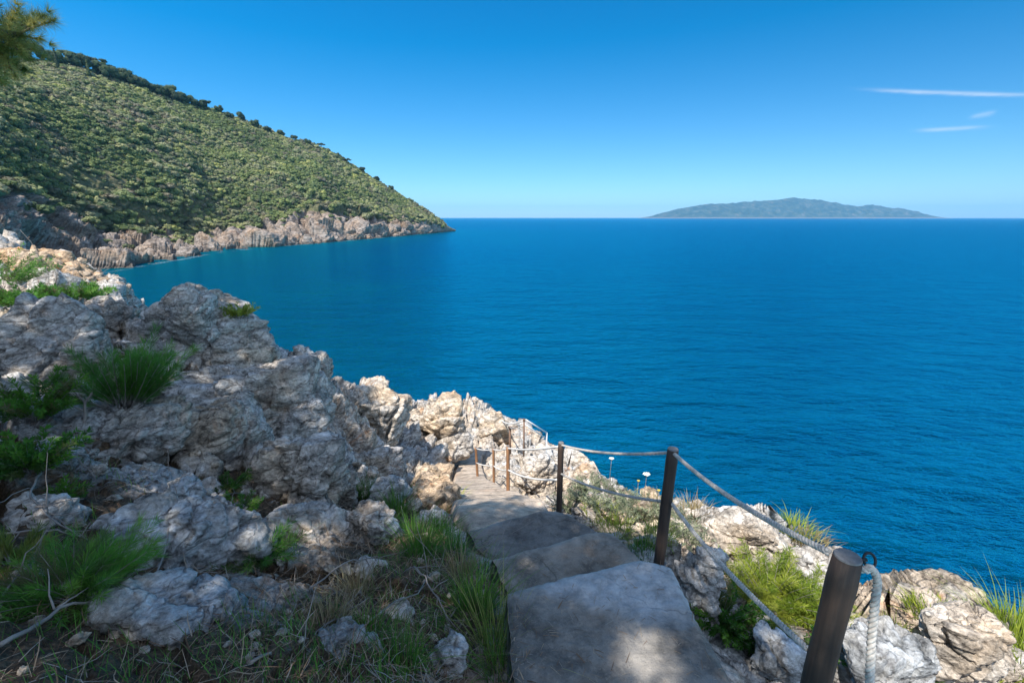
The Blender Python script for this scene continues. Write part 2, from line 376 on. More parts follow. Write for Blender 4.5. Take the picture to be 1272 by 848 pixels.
M_yellowfl = plain('yellow_petals', (0.6, 0.45, 0.04), 0.8, var=0.15)

# ================================================================ SEA
# coast polylines (plan, metres), used for the shallows too
land_poly = np.array([(9, -14), (6.5, -4), (5.2, 0.3), (4.4, 2.4), (3.85, 3.05), (3.1, 3.1), (2.8, 3.65), (2.65, 4.6), (2.4, 5.7), (1.55, 8.0), (1.25, 9.6), (1.6, 11.5), (1.3, 14), (0.4, 18),
                      (-1.5, 22), (-3.6, 21), (-4.2, 17), (-4.0, 13.4), (-4.3, 10), (-4.6, 8.3), (-6.0, 8.2), (-9.5, 9.5), (-14, 14), (-19.5, 21.8), (-21, 25), (-27, 29), (-38, 34), (-60, 40), (-100, 30), (-100, -60), (20, -60), (14, -30)], float)
def polydist(X, Y, P, closed=True):
    d = np.full(X.shape, 1e9); ins = np.zeros(X.shape, bool); n = len(P)
    for i in range(n if closed else n-1):
        a = P[i]; b = P[(i+1) % n]; e = b-a; wx = X-a[0]; wy = Y-a[1]
        t = np.clip((wx*e[0]+wy*e[1])/(e@e), 0, 1); dx = wx-t*e[0]; dy = wy-t*e[1]
        d = np.minimum(d, dx*dx+dy*dy)
        if closed:
            c = ((a[1] > Y) != (b[1] > Y)); xx = a[0]+(Y-a[1])*e[0]/(e[1] if e[1] != 0 else 1e-9); ins ^= c & (X < xx)
    d = np.sqrt(d); return np.where(ins, -d, d) if closed else d

# headland rails, by bearing of the photograph
hb_px  = np.array([-420, -250, -120,   0,  50, 110, 150, 200, 240, 262, 300, 350, 400, 450, 500, 540, 566], float)
hb_Y   = np.array([  34,   40,   52,  78, 100, 124, 136, 158, 178, 200, 222, 252, 280, 325, 391, 465, 533], float)
top_px = np.array([-420, -250, -60, 0, 45, 100, 160, 210, 250, 300, 350, 400, 440, 480, 520, 545, 566], float)
top_py = np.array([  60,   60,  66, 76, 74, 84, 103, 120, 133, 147, 168, 184, 206, 231, 257, 273, 287], float)
top_Y  = np.array([ 110,  120, 150, 170, 190, 205, 225, 245, 262, 285, 310, 342, 375, 412, 462, 500, 536], float)
rk_px  = np.array([-420, -120, 0, 60, 130, 200, 250, 300, 350, 400, 430, 480, 520, 545, 566], float)
rk_py  = np.array([ 225,  225, 232, 262, 284, 289, 288, 284, 274, 262, 263, 270, 270, 277, 287], float)
SX = np.linspace(-420, 566, 900)
def interp_s(x, xp, fp):
    y = np.interp(x, xp, fp); k = np.ones(19)/19; yp = np.pad(y, 9, mode='edge'); return np.convolve(yp, k, 'valid')
hY = interp_s(SX, hb_px, hb_Y); tY = interp_s(SX, top_px, top_Y*np.interp(top_px, [-420, 0, 250, 450, 540, 566], [1.7, 1.7, 1.6, 1.36, 1.08, 1.0])); tpy = interp_s(SX, top_px, top_py)
rpy = interp_s(SX, rk_px, rk_py)
fr = np.clip((566-SX)/60, 0, 1)
rY = hY+(tY-hY)*(0.25*fr+0.03)
u_ = (SX-636)/565
def rail(py, Y):
    v = -(py-424)/565; b = math.cos(PITCH)+v*math.sin(PITCH); c = -math.sin(PITCH)+v*math.cos(PITCH)
    return np.stack([u_*Y/b, Y, c*Y/b+CAM_Z], 1)
# waterline points: z = 0 rel sea; x from bearing on level ray
a_lv = CAM_Z/hY; v_ = (math.sin(PITCH)-a_lv*math.cos(PITCH))/(math.cos(PITCH)+a_lv*math.sin(PITCH)); 
coast = np.stack([u_*hY/(math.cos(PITCH)+v_*math.sin(PITCH)), hY, np.zeros_like(hY)], 1)
rockr = rail(rpy, rY); ridge = rail(tpy, tY)
rockr[:, 2] = np.maximum(rockr[:, 2], 1.0); ridge[:, 2] = np.maximum(ridge[:, 2], 0.6)

ang = np.linspace(-math.pi, math.pi, 900); rad = np.geomspace(2.0, 12500, 640)
A_, R_ = np.meshgrid(ang, rad, indexing='ij'); X = (np.sin(A_)*R_).ravel(); Yy = (np.cos(A_)*R_).ravel()
sel = coast[::12, :2]
dh = polydist(X, Yy, sel, False); df = np.maximum(polydist(X, Yy, land_poly)-4.0, 0)
d = np.minimum(dh, df)
P3 = np.stack([X, Yy, X*0], 1)
shal = np.exp(-np.maximum(dh*(1+0.5*fbm(P3, 0.03, 3, 4)), 0)/60)*0.95
shal = np.maximum(shal, np.exp(-df/4.5)*0.75)
foam = np.clip(1-dh/2.2, 0, 1)*(fbm(P3, 0.22, 3, 9) > 0.0)
foam = np.maximum(foam, np.clip(1-np.abs(df-1.2)/1.6, 0, 1)*(fbm(P3, 0.5, 3, 5) > 0.1))
V = np.stack([X, Yy, X*0], 1)
sea = link('sea', mesh_np('sea', V, gridF(900, 640), True, {'shallow': shal, 'foam': foam})); tag(sea, kind='structure')
m, nt, bs, out = newmat('sea_water'); p = pos(nt)
s1 = mapv(nt, p, (0.42, 1.25, 1), (0, 0, R(24)))
s2 = mapv(nt, p, (0.55, 1.2, 1), (0, 0, R(38)))
w1 = noise(nt, s1, 0.20, 3, 0.5, 0.3); w2 = noise(nt, s2, 0.75, 5, 0.6, 0.2); w3 = noise(nt, s1, 3.2, 4, 0.6); w4 = noise(nt, mapv(nt, p, (0.35, 1.4, 1), (0, 0, R(14))), 0.028, 4, 0.6)
deep = mixc(nt, ramp(nt, w4, [(0.35, 0.0), (0.65, 1.0)]), (0.0, 0.004, 0.027), (0.0, 0.009, 0.036))
deep = mixc(nt, ramp(nt, mth(nt, 'ADD', mth(nt, 'MULTIPLY', w1, 0.5), mth(nt, 'MULTIPLY', w2, 0.5)), [(0.44, 0.0), (0.62, 1.0)]), deep, (0.0, 0.034, 0.082))
col = mixc(nt, attr(nt, 'shallow'), deep, (0.0, 0.062, 0.066))
fo = mth(nt, 'MULTIPLY', attr(nt, 'foam'), ramp(nt, noise(nt, p, 1.6, 4, 0.7), [(0.45, 0.0), (0.6, 0.8)]))
col = mixc(nt, fo, col, (0.6, 0.66, 0.66))
nt.links.new(col, bs.inputs['Base Color']); bs.inputs['Roughness'].default_value = 0.9; bs.inputs['Specular IOR Level'].default_value = 0.0
gl = N(nt, 'ShaderNodeBsdfGlossy', i_Roughness=0.17); gl.inputs['Color'].default_value = (0.03, 0.72, 0.98, 1)
fr_ = N(nt, 'ShaderNodeFresnel', i_IOR=1.18); mxs = N(nt, 'ShaderNodeMixShader')
nt.links.new(mth(nt, 'MINIMUM', mth(nt, 'MULTIPLY', fr_.outputs[0], 1.0), 0.62), mxs.inputs[0]); nt.links.new(bs.outputs[0], mxs.inputs[1]); nt.links.new(gl.outputs[0], mxs.inputs[2]); nt.links.new(mxs.outputs[0], out.inputs[0])
b1 = bump(nt, w1, 1.0, 1.3); b2 = bump(nt, w2, 1.0, 0.85, b1); b3 = bump(nt, w3, 1.0, 0.12, b2)
nt.links.new(b3, bs.inputs['Normal']); nt.links.new(b3, gl.inputs['Normal']); nt.links.new(b3, fr_.inputs['Normal']); sea.data.materials.append(m)

# ================================================================ HEADLAND
NT = 420
tt = np.linspace(-0.12, 1.55, NT)
Pc = np.zeros((len(SX), NT, 3))
for j, t in enumerate(tt):
    if t < 0: q = coast+np.array([0, 0, 1.0])*t*40; q[:, :2] += (coast[:, :2]-ridge[:, :2])*0.05*(-t/0.12)
    elif t < 0.3:
        k = t/0.3; q = coast*(1-k)+rockr*k
        q[:, 2] += (rockr[:, 2])*0.10*math.sin(k*math.pi*2)*(1)
    elif t <= 1:
        k = (t-0.3)/0.7; q = rockr*(1-k)+ridge*k; q[:, 2] += 0.07*(ridge[:, 2]-rockr[:, 2])*math.sin(k*math.pi)
    else:
        k = (t-1)/0.55; out_ = ridge[:, :2]-coast[:, :2]; out_ = out_/(np.linalg.norm(out_, axis=1)[:, None]+1e-6)
        q = ridge.copy(); q[:, :2] += out_*k*(ridge[:, 2:3]*1.2+8); q[:, 2] = ridge[:, 2]*(1-k**1.3)-4*k
    Pc[:, j] = q
dS = np.gradient(Pc, axis=0); dT = np.gradient(Pc, axis=1); Nn = np.cross(dS, dT); Nn /= np.linalg.norm(Nn, axis=2)[..., None]+1e-9
Nn *= np.sign(Nn[..., 2:3]+1e-9)
flat = Pc.reshape(-1, 3)
big = 1.25*blocks(((flat+np.stack([fbm(flat, 0.03, 3, k) for k in range(3)], 1)*9)@STRATA.T*0.1).astype(np.float32), 0.55, 5, 1.0, 0.3, 0.15)*10*0.42
mid = blocks(((flat)@STRATA.T*0.1).astype(np.float32), 2.0, 15, 1.0, 0.3, 0.15)*10*0.5
fin = blocks(((flat)@STRATA.T*0.1).astype(np.float32), 6.0, 25, 1.0, 0.3, 0.15)*10*0.5
und = fbm(flat, 0.018, 4, 3)*3.0
T_ = np.broadcast_to(tt, (len(SX), NT)).ravel(); FR = np.repeat(np.clip((566-SX)/90, 0.05, 1), NT)
rocky = np.clip((0.42-T_)/0.14, 0, 1)
dd = ((big+mid*0.6+fin*0.8)*(0.12+0.88*rocky)+und*(1-rocky)*np.clip((1.05-T_)*5, 0, 1))*FR*np.clip((T_+0.05)/0.08, 0.15, 1)
Hp = flat+Nn.reshape(-1, 3)*dd[:, None]
headland = link('headland', mesh_np('headland', Hp, gridF(len(SX), NT), True, {'veg': np.clip((T_-0.27)/0.06, 0, 1)}))
tag(headland, kind='structure')
mh = M_headrock; nt = mh.node_tree; bs = nt.nodes['Principled BSDF']; p = pos(nt)
old = bs.inputs['Base Color'].links[0].from_socket
gcol = ramp(nt, noise(nt, p, 0.4, 5, 0.7), [(0.35, (0.05, 0.06, 0.025)), (0.5, (0.10, 0.10, 0.045)), (0.68, (0.22, 0.17, 0.10))])
vf = mth(nt, 'ADD', attr(nt, 'veg'), mth(nt, 'MULTIPLY', mth(nt, 'SUBTRACT', noise(nt, p, 0.08, 4, 0.6), 0.5), 1.3))
nt.links.new(mixc(nt, ramp(nt, vf, [(0.45, 0.0), (0.6, 1.0)]), old, gcol), bs.inputs['Base Color'])
headland.data.materials.append(mh)
HG = Hp.reshape(len(SX), NT, 3)

# shrubs: variants of many small leaf clumps gathered into lobes
def leaf_cloud(centers, radii, n_per, size, r, flat_=0.8, up=0.3):
    """triangles facing outwards over lobes -> V,F"""
    Cn = []; Nr = []
    for c, rr in zip(centers, radii):
        dirs = r.normal(size=(n_per, 3)); dirs[:, 2] = np.abs(dirs[:, 2])*0.9-0.15; dirs /= np.linalg.norm(dirs, axis=1)[:, None]
        Cn.append(np.asarray(c)+dirs*np.array([rr, rr, rr*flat_])*r.uniform(0.72, 1.06, (n_per, 1))); Nr.append(dirs)
    Cn = np.vstack(Cn); Nr = np.vstack(Nr)+r.normal(size=(len(Cn), 3))*0.38+np.array([0, 0, up]); Nr /= np.linalg.norm(Nr, axis=1)[:, None]
    a = np.cross(Nr, r.normal(size=Nr.shape)); a /= np.linalg.norm(a, axis=1)[:, None]; b = np.cross(Nr, a)
    s = size*r.uniform(0.6, 1.35, (len(Cn), 1))
    V = np.stack([Cn+a*s, Cn-a*s*0.5+b*s*0.9, Cn-a*s*0.6-b*s*0.8], 1).reshape(-1, 3)
    return V, np.arange(len(V)).reshape(-1, 3)
def shrub_variant(r, lobes, n_per, size):
    cs = []; rs = []
    for k in range(lobes):
        a = r.uniform(0, 6.28); q = math.sqrt(r.uniform(0, 1))*0.62; rr = r.uniform(0.3, 0.52)
        cs.append((math.cos(a)*q, math.sin(a)*q, r.uniform(0.15, 0.62)*(1-q*0.6))); rs.append(rr)
    return leaf_cloud(cs, rs, n_per, size, r)
_lc = leaf_cloud
def leaf_cloud(centers, radii, n_per, size, r, flat_=0.8, up=0.3):
    V, F = _lc(centers, radii, n_per, size, r, flat_, up)
    bm = bmesh.new(); bmesh.ops.create_icosphere(bm, subdivisions=1, radius=1.0)
    V0 = np.array([v.co[:] for v in bm.verts]); F0 = np.array([[v.index for v in f.verts] for f in bm.faces]); bm.free()
    for c, rr in zip(centers, radii):
        Q = V0*np.array([rr, rr, rr*flat_])*0.86*r.uniform(0.85, 1.1, (len(V0), 1))+np.asarray(c)
        V = np.vstack([V, Q[F0.ravel()]])
    return V, np.arange(len(V)).reshape(-1, 3)
r = np.random.default_rng(3)
SH_hi = [shrub_variant(r, 9, 38, 0.13) for _ in range(6)]
SH_lo = [shrub_variant(r, 7, 20, 0.19) for _ in range(5)]
def on_head(s, t):
    i = s*(len(SX)-1); j = (t-tt[0])/(tt[-1]-tt[0])*(NT-1)
    return HG[np.round(i).astype(int).clip(0, len(SX)-1), np.round(j).astype(int).clip(0, NT-1)]
n_try = 42000
s = r.uniform(0.17, 0.985, n_try); t = r.uniform(0.20, 1.12, n_try)
px_s = -420+s*986
pt = on_head(s, t)
dist = np.linalg.norm(pt[:, :2], axis=1)
area_w = np.ones(n_try)
keep = []; cell = {}
gap = fbm(pt*np.array([1, 1, 2.0]), 0.022, 4, 63); clump = fbm(pt, 0.03, 3, 64)
edge = 0.29+0.09*fbm(pt*1.0, 0.03, 3, 8)
for i in range(n_try):
    if t[i] < edge[i]: 
        if r.random() > 0.02: continue
    if gap[i] > 0.34 and r.random() < 0.8: continue
    sz = 1.7+1.3*r.random()+(2.8*r.random() if clump[i] > 0.1 else 0)
    if dist[i] > 330: sz *= 1.2
    ci = (int(pt[i, 0]//4), int(pt[i, 1]//4)); ok = True
    for ax in (-1, 0, 1):
        for ay in (-1, 0, 1):
            for q in cell.get((ci[0]+ax, ci[1]+ay), ()):
                if (q[0]-pt[i, 0])**2+(q[1]-pt[i, 1])**2 < (0.55*min(q[2], sz))**2: ok = False; break
            if not ok: break
        if not ok: break
    if ok: cell.setdefault(ci, []).append((pt[i, 0], pt[i, 1], sz)); keep.append((i, sz))
keep.sort(key=lambda k: dist[k[0]]/k[1])
print('shrubs', len(keep))
tint_field = fbm(pt, 0.02, 3, 21)
def inst(variants, items):
    Vs = []; Ts = []
    for (i, sz) in items:
        V0, F0 = variants[r.integers(len(variants))]; a = r.uniform(0, 6.28); c, s_ = math.cos(a), math.sin(a)
        Q = V0*np.array([sz, sz, sz*r.uniform(0.75, 1.1)]); Q = np.stack([Q[:, 0]*c-Q[:, 1]*s_, Q[:, 0]*s_+Q[:, 1]*c, Q[:, 2]], 1)
        Vs.append(Q+pt[i]-np.array([0, 0, 0.25*sz])); Ts.append(np.full(len(Q), np.clip(0.5+tint_field[i]*1.2+r.normal()*0.24, 0.02, 0.98)))
    V = np.vstack(Vs); return V, np.arange(len(V)).reshape(-1, 3), np.concatenate(Ts)
NI = 270
near = [k for k in keep[NI:] if dist[k[0]] < 260]; far = [k for k in keep[NI:] if dist[k[0]] >= 260]
Va, Fa, Ta = inst(SH_hi, near); Vb, Fb, Tb = inst(SH_lo, far)
scrub = link('macchia_scrub', mesh_np('macchia_scrub', np.vstack([Va, Vb]), np.vstack([Fa, Fb+len(Va)]), False, {'tint': np.r_[Ta, Tb]}), M_scrub)
tag(scrub, 'dense olive and green macchia scrub covering the headland slope', 'scrub', kind='stuff')
var_me = [mesh_np('hillside_shrub', V0, F0, False, {'tint': np.full(len(V0), 0.1)}) for V0, F0 in SH_hi]
for q_, (i, sz) in enumerate(keep[:NI]):
    me = var_me[q_ % len(var_me)]
    o = link('hillside_shrub', me, M_scrub); o.location = pt[i]-np.array([0, 0, 0.25*sz]); o.rotation_euler.z = r.uniform(0, 6.28)
    o.scale = (sz, sz, sz*r.uniform(0.75, 1.1))
    tag(o, 'rounded green shrub among many on the near part of the headland slope', 'shrub', 'shrubs on the headland slope')

# skyline trees of the ridge
def far_tree(loc, h, wd, kind, label, group=None):
    e = empty({'u': 'umbrella_pine', 'b': 'ridge_tree', 'c': 'cypress_tree'}[kind], loc, label, {'u': 'pine tree', 'b': 'tree', 'c': 'cypress'}[kind], group)
    mb = MB(); lean = r.normal()*0.1*h
    mb.tube([(0, 0, -1), (lean*0.3, 0, h*0.4), (lean, 0, h*0.85)], [0.16, 0.12, 0.06], 6)
    if kind == 'u':
        for k in range(5):
            a = k*1.26; mb.tube([(lean*0.6, 0, h*0.5), (lean+math.cos(a)*wd*0.5, math.sin(a)*wd*0.5, h*0.85)], [0.09, 0.04], 5)
    mb.build('trunk', M_bark, e)
    cs = []; rs = []
    n = 12
    for k in range(n):
        a = r.uniform(0, 6.28); q = math.sqrt(r.random())
        if kind == 'u': cs.append((lean+math.cos(a)*q*wd*0.75, math.sin(a)*q*wd*0.75, h*(0.88-0.10*q*q)+r.normal()*0.15)); rs.append(wd*r.uniform(0.22, 0.36))
        elif kind == 'b': cs.append((lean*0.5+math.cos(a)*q*wd*0.55, math.sin(a)*q*wd*0.55, h*r.uniform(0.35, 0.85))); rs.append(wd*r.uniform(0.28, 0.45))
        else: cs.append((r.normal()*0.05, r.normal()*0.05, h*(0.08+0.9*k/n))); rs.append(wd*(0.5-0.4*abs(k/n-0.3)))
    V0, F0 = leaf_cloud(cs, rs, 60, 0.34 if kind != 'c' else 0.28, r, 0.55 if kind == 'u' else 0.9)
    link('crown', mesh_np('crown', V0, F0, False, {'tint': np.full(len(V0), r.random()*0.5)}), M_pine_far, e)
    return e
def ridge_pt(px, t=1.0):
    return on_head(np.array([(px+420)/986]), np.array([t]))[0]
far_tree(ridge_pt(88, 0.99), 9.5, 5.5, 'u', 'flat topped umbrella pine standing alone above the ridge near the pine branch')
far_tree(ridge_pt(75, 0.90), 13.0, 2.2, 'c', 'tall narrow dark cypress below the flat topped umbrella pine')
far_tree(ridge_pt(112, 0.92), 9.5, 1.9, 'c', 'shorter dark cypress right of the tall one below the ridge line')
far_tree(ridge_pt(400, 1.0), 6.0, 4.6, 'u', 'dark flat pine standing on the ridge half way down its slope')
far_tree(ridge_pt(212, 0.985), 9.0, 7.0, 'b', 'dark round crowned tree on the ridge above the middle of the slope')
G1 = 'trees along the ridge of the headland'
for px_, h_, w_, k_ in ((8, 6, 4, 'b'), (28, 6.5, 4.5, 'b'), (52, 6, 4.5, 'u'), (70, 5.5, 4, 'b'), (104, 6.5, 3.8, 'b'), (118, 7, 4.0, 'u'), (132, 6, 3.5, 'b'), (145, 6.5, 3.4, 'b'), (158, 5.5, 3.6, 'b'), (172, 5.5, 3.3, 'b'), (186, 5, 3.2, 'b'),
                        (199, 5, 3.2, 'b'), (228, 5.3, 3.6, 'b'), (243, 4.5, 3, 'b'), (258, 5, 3.2, 'u'), (272, 5, 3.5, 'b'), (286, 4.5, 3.5, 'b'), (301, 5.5, 3.8, 'u'), (317, 4.8, 3.8, 'b'), (333, 4.5, 3.6, 'b'), (350, 4.5, 3.5, 'b'), (366, 4.2, 3.6, 'b'), (383, 4.6, 3.6, 'b'), (418, 4.2, 3.6, 'b'), (432, 4.8, 3.8, 'u'), (450, 4.5, 3.5, 'b'), (468, 4.0, 3.5, 'b'), (486, 4.0, 3.4, 'b'), (36, 7, 4.6, 'b'), (62, 6, 4.6, 'b'), (96, 6, 4.4, 'b'), (109, 6.5, 4.5, 'b'), (125, 6, 4.5, 'b'), (139, 6, 4.4, 'b'), (152, 6, 4.2, 'b'), (166, 5.5, 4.4, 'b'), (179, 5.5, 4, 'b'), (193, 5, 4, 'b'), (206, 5, 4, 'b'), (220, 5, 4, 'b'), (235, 5, 4, 'b'), (250, 4.6, 3.8, 'b')):
    g_ = 1.5 if px_ < 260 else 1.15
    k_ = 'b' if k_ == 'u' and px_ % 2 else k_
    far_tree(ridge_pt(px_, r.uniform(0.95, 1.0)), h_*g_, w_*g_*1.1, k_, 'small dark tree in the row along the ridge of the headland' if k_ == 'b' else 'small flat crowned pine in the row along the ridge of the headland', G1 if k_ == 'b' else 'small pines along the ridge of the headland')

# ================================================================ FAR ISLAND
ipx = np.array([795, 812, 840, 868, 900, 925, 950, 972, 995, 1015, 1040, 1060, 1080, 1100, 1118, 1135, 1160], float)
ih = np.array([0, 2.5, 8, 13.5, 14, 16.5, 17, 20, 19, 18, 14, 11.5, 13, 10, 9.5, 5, 0], float)
IY = 7000.; xs = np.linspace(795, 1160, 420); prof = np.interp(xs, ipx, ih); prof = np.convolve(np.pad(prof, 7, mode='edge'), np.ones(15)/15, 'valid')
kk = np.linspace(-1, 1, 90); GX, GK = np.meshgrid((xs-636)/565*IY*math.cos(PITCH), kk, indexing='ij')
prz = np.repeat((prof/565*IY)[:, None], 90, 1)*(1.12)
z = prz*np.clip(1-np.abs(GK)**1.4, 0, 1)
P = np.stack([GX, IY+GK*420+GX*0, z], -1).reshape(-1, 3)
P[:, 2] += (fbm(P, 0.0045, 5, 2, 0.55, True)*34+fbm(P, 0.012, 4, 5)*10)*np.clip(P[:, 2]/70, 0, 1)
P[:, 2] = P[:, 2]*0.98-1.5
island = link('island', mesh_np('island', P, gridF(420, 90), True)); tag(island, kind='structure')
m, nt, bs, out = newmat('island_ground'); p = pos(nt)
nz = noise(nt, p, 0.012, 6, 0.7); sz = N(nt, 'ShaderNodeSeparateXYZ'); nt.links.new(p, sz.inputs[0])
c = ramp(nt, nz, [(0.42, (0.01, 0.035, 0.025)), (0.56, (0.035, 0.06, 0.04)), (0.68, (0.09, 0.085, 0.07)), (0.76, (0.25, 0.24, 0.22))])
c = mixc(nt, ramp(nt, mth(nt, 'DIVIDE', sz.outputs[2], 100.0), [(0.08, 0.8), (0.2, 0.0)]), c, (0.13, 0.125, 0.12))
nt.links.new(c, bs.inputs['Base Color']); bs.inputs['Roughness'].default_value = 1; island.data.materials.append(m)

# ================================================================ FOREGROUND TERRAIN
cp = []
def cpY(px, py, Y): cp.append(atY(px, py, Y))
for a in ((225, 372, 7), (160, 385, 6.8), (345, 418, 7.6), (410, 474, 9), (455, 482, 11), (500, 500, 13), (560, 510, 18), (600, 524, 17), (640, 545, 14), (690, 563, 9.4), (760, 606, 6.6), (830, 645, 5.3), (900, 670, 4.2), (960, 668, 3.7),
          (1000, 690, 3.2), (1110, 775, 2.65), (1220, 792, 2.7), (1272, 830, 2.5), (0, 385, 8), (70, 375, 8.5), (120, 370, 9), (0, 848, 1.0), (150, 800, 1.3), (300, 848, 1.26), (250, 720, 1.9), (100, 700, 1.75), (430, 650, 3.15),
          (400, 760, 1.95), (480, 720, 2.4), (500, 800, 1.75), (580, 848, 1.62), (610, 780, 2.05), (540, 690, 2.95), (565, 660, 3.6), (350, 560, 4.5), (200, 600, 2.9), (60, 600, 2.6), (100, 450, 5), (0, 480, 4.2), (200, 470, 5.4), (300, 490, 6), (380, 530, 6.3), (330, 650, 2.9), (430, 590, 4.4),
          (480, 570, 6.9), (530, 605, 6.0), (500, 530, 9.5), (550, 560, 10.5), (545, 620, 5.0), (700, 605, 6.4), (660, 590, 8.0), (650, 570, 10.2), (740, 640, 4.4), (790, 670, 3.4), (845, 700, 2.75), (880, 745, 2.45), (960, 800, 2.1), (1060, 820, 2.1), (1150, 848, 2.05), (930, 720, 2.8),
          (60, 334, 25), (0, 316, 26), (108, 364, 21.6), (30, 352, 20), (0, 368, 15), (70, 368, 14)):
    cpY(*a)
for q_ in cp:
    if q_[0] > -1.0 and 7 < q_[1] < 15: q_[2] -= 0.35
    if q_[0] < -1.2 and q_[1] < 10: q_[2] -= 0.045*np.hypot(q_[0], q_[1])
for a in ((0.3, 0.3, -1.75), (-0.8, 0.2, -1.55), (1.6, 0.2, -2.0), (2.4, 0.6, -2.5), (3.6, -0.5, -3.0), (-2, -1, -1.0), (-6, -3, 0.2), (-10, -8, 2.5), (0, -4, -0.6), (4, -5, -1.5), (-12, 3, -0.5), (-20, 5, 0.6), (-30, 0, 4), (-40, 20, 3), (-60, 10, 9), (-30, 15, 0),
          (9, -14, 0), (-4.3, 1.0, -0.7), (-5, 3, -1.2), (-7, 2, -0.6), (0, -14, 1.5), (6, 2, -3.5), (4, 6, -4.5), (4, 12, -7), (-2, 24, -10), (-6, 14, -6), (-8, 11, -3.2), (-20, 28, -4), (-14, 16, -3)):
    cp.append(np.array(a, float))
# path centre heights
pthY = np.array([4.05, 5.2, 6.3, 8.6, 10.35, 12.5, 14.5]); pthZ = np.array([-2.88, -3.55, -4.17, -5.45, -6.37, -7.1, -7.75]); pthR = -pthZ/pthY
def pathpt(px, py):
    a, b, c = ray(px, py); rr = -c/b; Y = np.interp(-rr, -pthR, pthY); return np.array([a/b*Y, Y, np.interp(Y, pthY, pthZ)])
pl = [atZ(592, 678, -2.74), atZ(576, 654, -2.84)]+[pathpt(*q) for q in ((563, 636), (560, 622), (560, 608), (563, 592), (569, 576), (577, 563), (584, 558))]
pr = [atZ(738, 668, -2.74), atZ(704, 648, -2.84)]+[pathpt(*q) for q in ((678, 625), (660, 617), (640, 611), (622, 603), (604, 592), (598, 575), (602, 560))]
pl = smoothline(pl, 90); pr = smoothline(pr, 90)
for k in range(8, 90, 10): cp.append(pl[k]+[0, 0, -0.10]); cp.append(pr[k]+[0, 0, -0.10])
cp = np.array(cp)
def rbf_fit(P, sm=0.06):
    D = np.sqrt(((P[:, None, :2]-P[None, :, :2])**2).sum(-1)+0.05); n = len(P)
    A = np.zeros((n+3, n+3)); A[:n, :n] = -D+np.eye(n)*sm; A[:n, n] = 1; A[n, :n] = 1; A[:n, n+1:] = P[:, :2]; A[n+1:, :n] = P[:, :2].T
    return np.linalg.solve(A, np.r_[P[:, 2], 0, 0, 0])
WT = rbf_fit(cp)
def top(X, Y):
    z = WT[-3]+WT[-2]*X+WT[-1]*Y
    for i, q in enumerate(cp): z = z-WT[i]*np.sqrt((X-q[0])**2+(Y-q[1])**2+0.05)
    return z
# steps: plan outlines (far edge, near edge, z)
def zline(pts, z): return np.array([atZ(a, b, z) for a, b in pts])
STEPS = []
STEPS.append(('A', zline([(630, 733), (662, 723), (730, 706), (799, 692), (833, 701)], -2.0), zline([(650, 980), (740, 990), (860, 985), (965, 965)], -2.0), -2.0))
STEPS.append(('B', zline([(613, 692), (680, 673), (750, 656), (792, 690)], -2.28), zline([(640, 752), (700, 742), (770, 728), (835, 722)], -2.28), -2.28))
STEPS.append(('C', zline([(582, 657), (640, 641), (690, 632), (738, 656)], -2.58), zline([(620, 712), (680, 698), (735, 686), (785, 690)], -2.58), -2.58))
stair_poly = np.vstack([zline([(632, 980), (630, 733)], -2.0)[:, :2], zline([(613, 692)], -2.28)[:, :2], zline([(582, 657)], -2.58)[:, :2],
                        pl[::12, :2], pr[::-12, :2], zline([(738, 656)], -2.58)[:, :2], zline([(792, 690)], -2.28)[:, :2], zline([(833, 701), (860, 752), (900, 830), (965, 965)], -2.0)[:, :2], [(1.2, 0.2), (1.1, -2.5), (-0.2, -2.5), (0.0, 0.2)]])
def stair_z(Y): return np.interp(Y, [-2.5, 0.8, 1.2, 2.25, 2.6, 3.4, 4.1]+list(pthY[1:]), [-1.2, -1.75, -2.0, -2.0, -2.28, -2.6, -2.92]+list(pthZ[1:]))
NA, NR = 1500, 1000
aa = np.linspace(-1, 1, NA); aa = R(57)*aa+R(85)*aa**7
rr = np.geomspace(0.45, 75, NR)
AA, RR = np.meshgrid(aa, rr, indexing='ij'); X = np.sin(AA)*RR; Y = np.cos(AA)*RR
X = X.ravel(); Y = Y.ravel()
Z = top(X, Y)
sd = polydist(X, Y, land_poly); wob = fbm(np.stack([X, Y, 0*X], 1), 0.5, 3, 77)*0.35*np.clip(np.hypot(X, Y)/8, 0.2, 2)
de = np.maximum(sd+wob*0.6, 0)
Z = np.maximum(Z-2.4*de-0.5*np.minimum(de, 1), -19+de*0)
sdst = polydist(X, Y, stair_poly)
sz_ = stair_z(Y)-0.16
blend = np.clip(1-sdst/0.35, 0, 1)
blend = blend*blend*(3-2*blend)
Z = np.where(Y < 16, Z*(1-blend)+np.minimum(Z, sz_)*blend, Z)
P0 = np.stack([X, Y, Z], 1)
G = P0.reshape(NA, NR, 3); dS = np.gradient(G, axis=0); dT = np.gradient(G, axis=1); Nn = np.cross(dS, dT)
Nn /= np.linalg.norm(Nn, axis=2)[..., None]+1e-12; Nn *= np.sign(Nn[..., 2:3]); Nn = Nn.reshape(-1, 3)
Nn = Nn*0.7+np.array([0, 0, 0.3]); Nn /= np.linalg.norm(Nn, axis=1)[:, None]
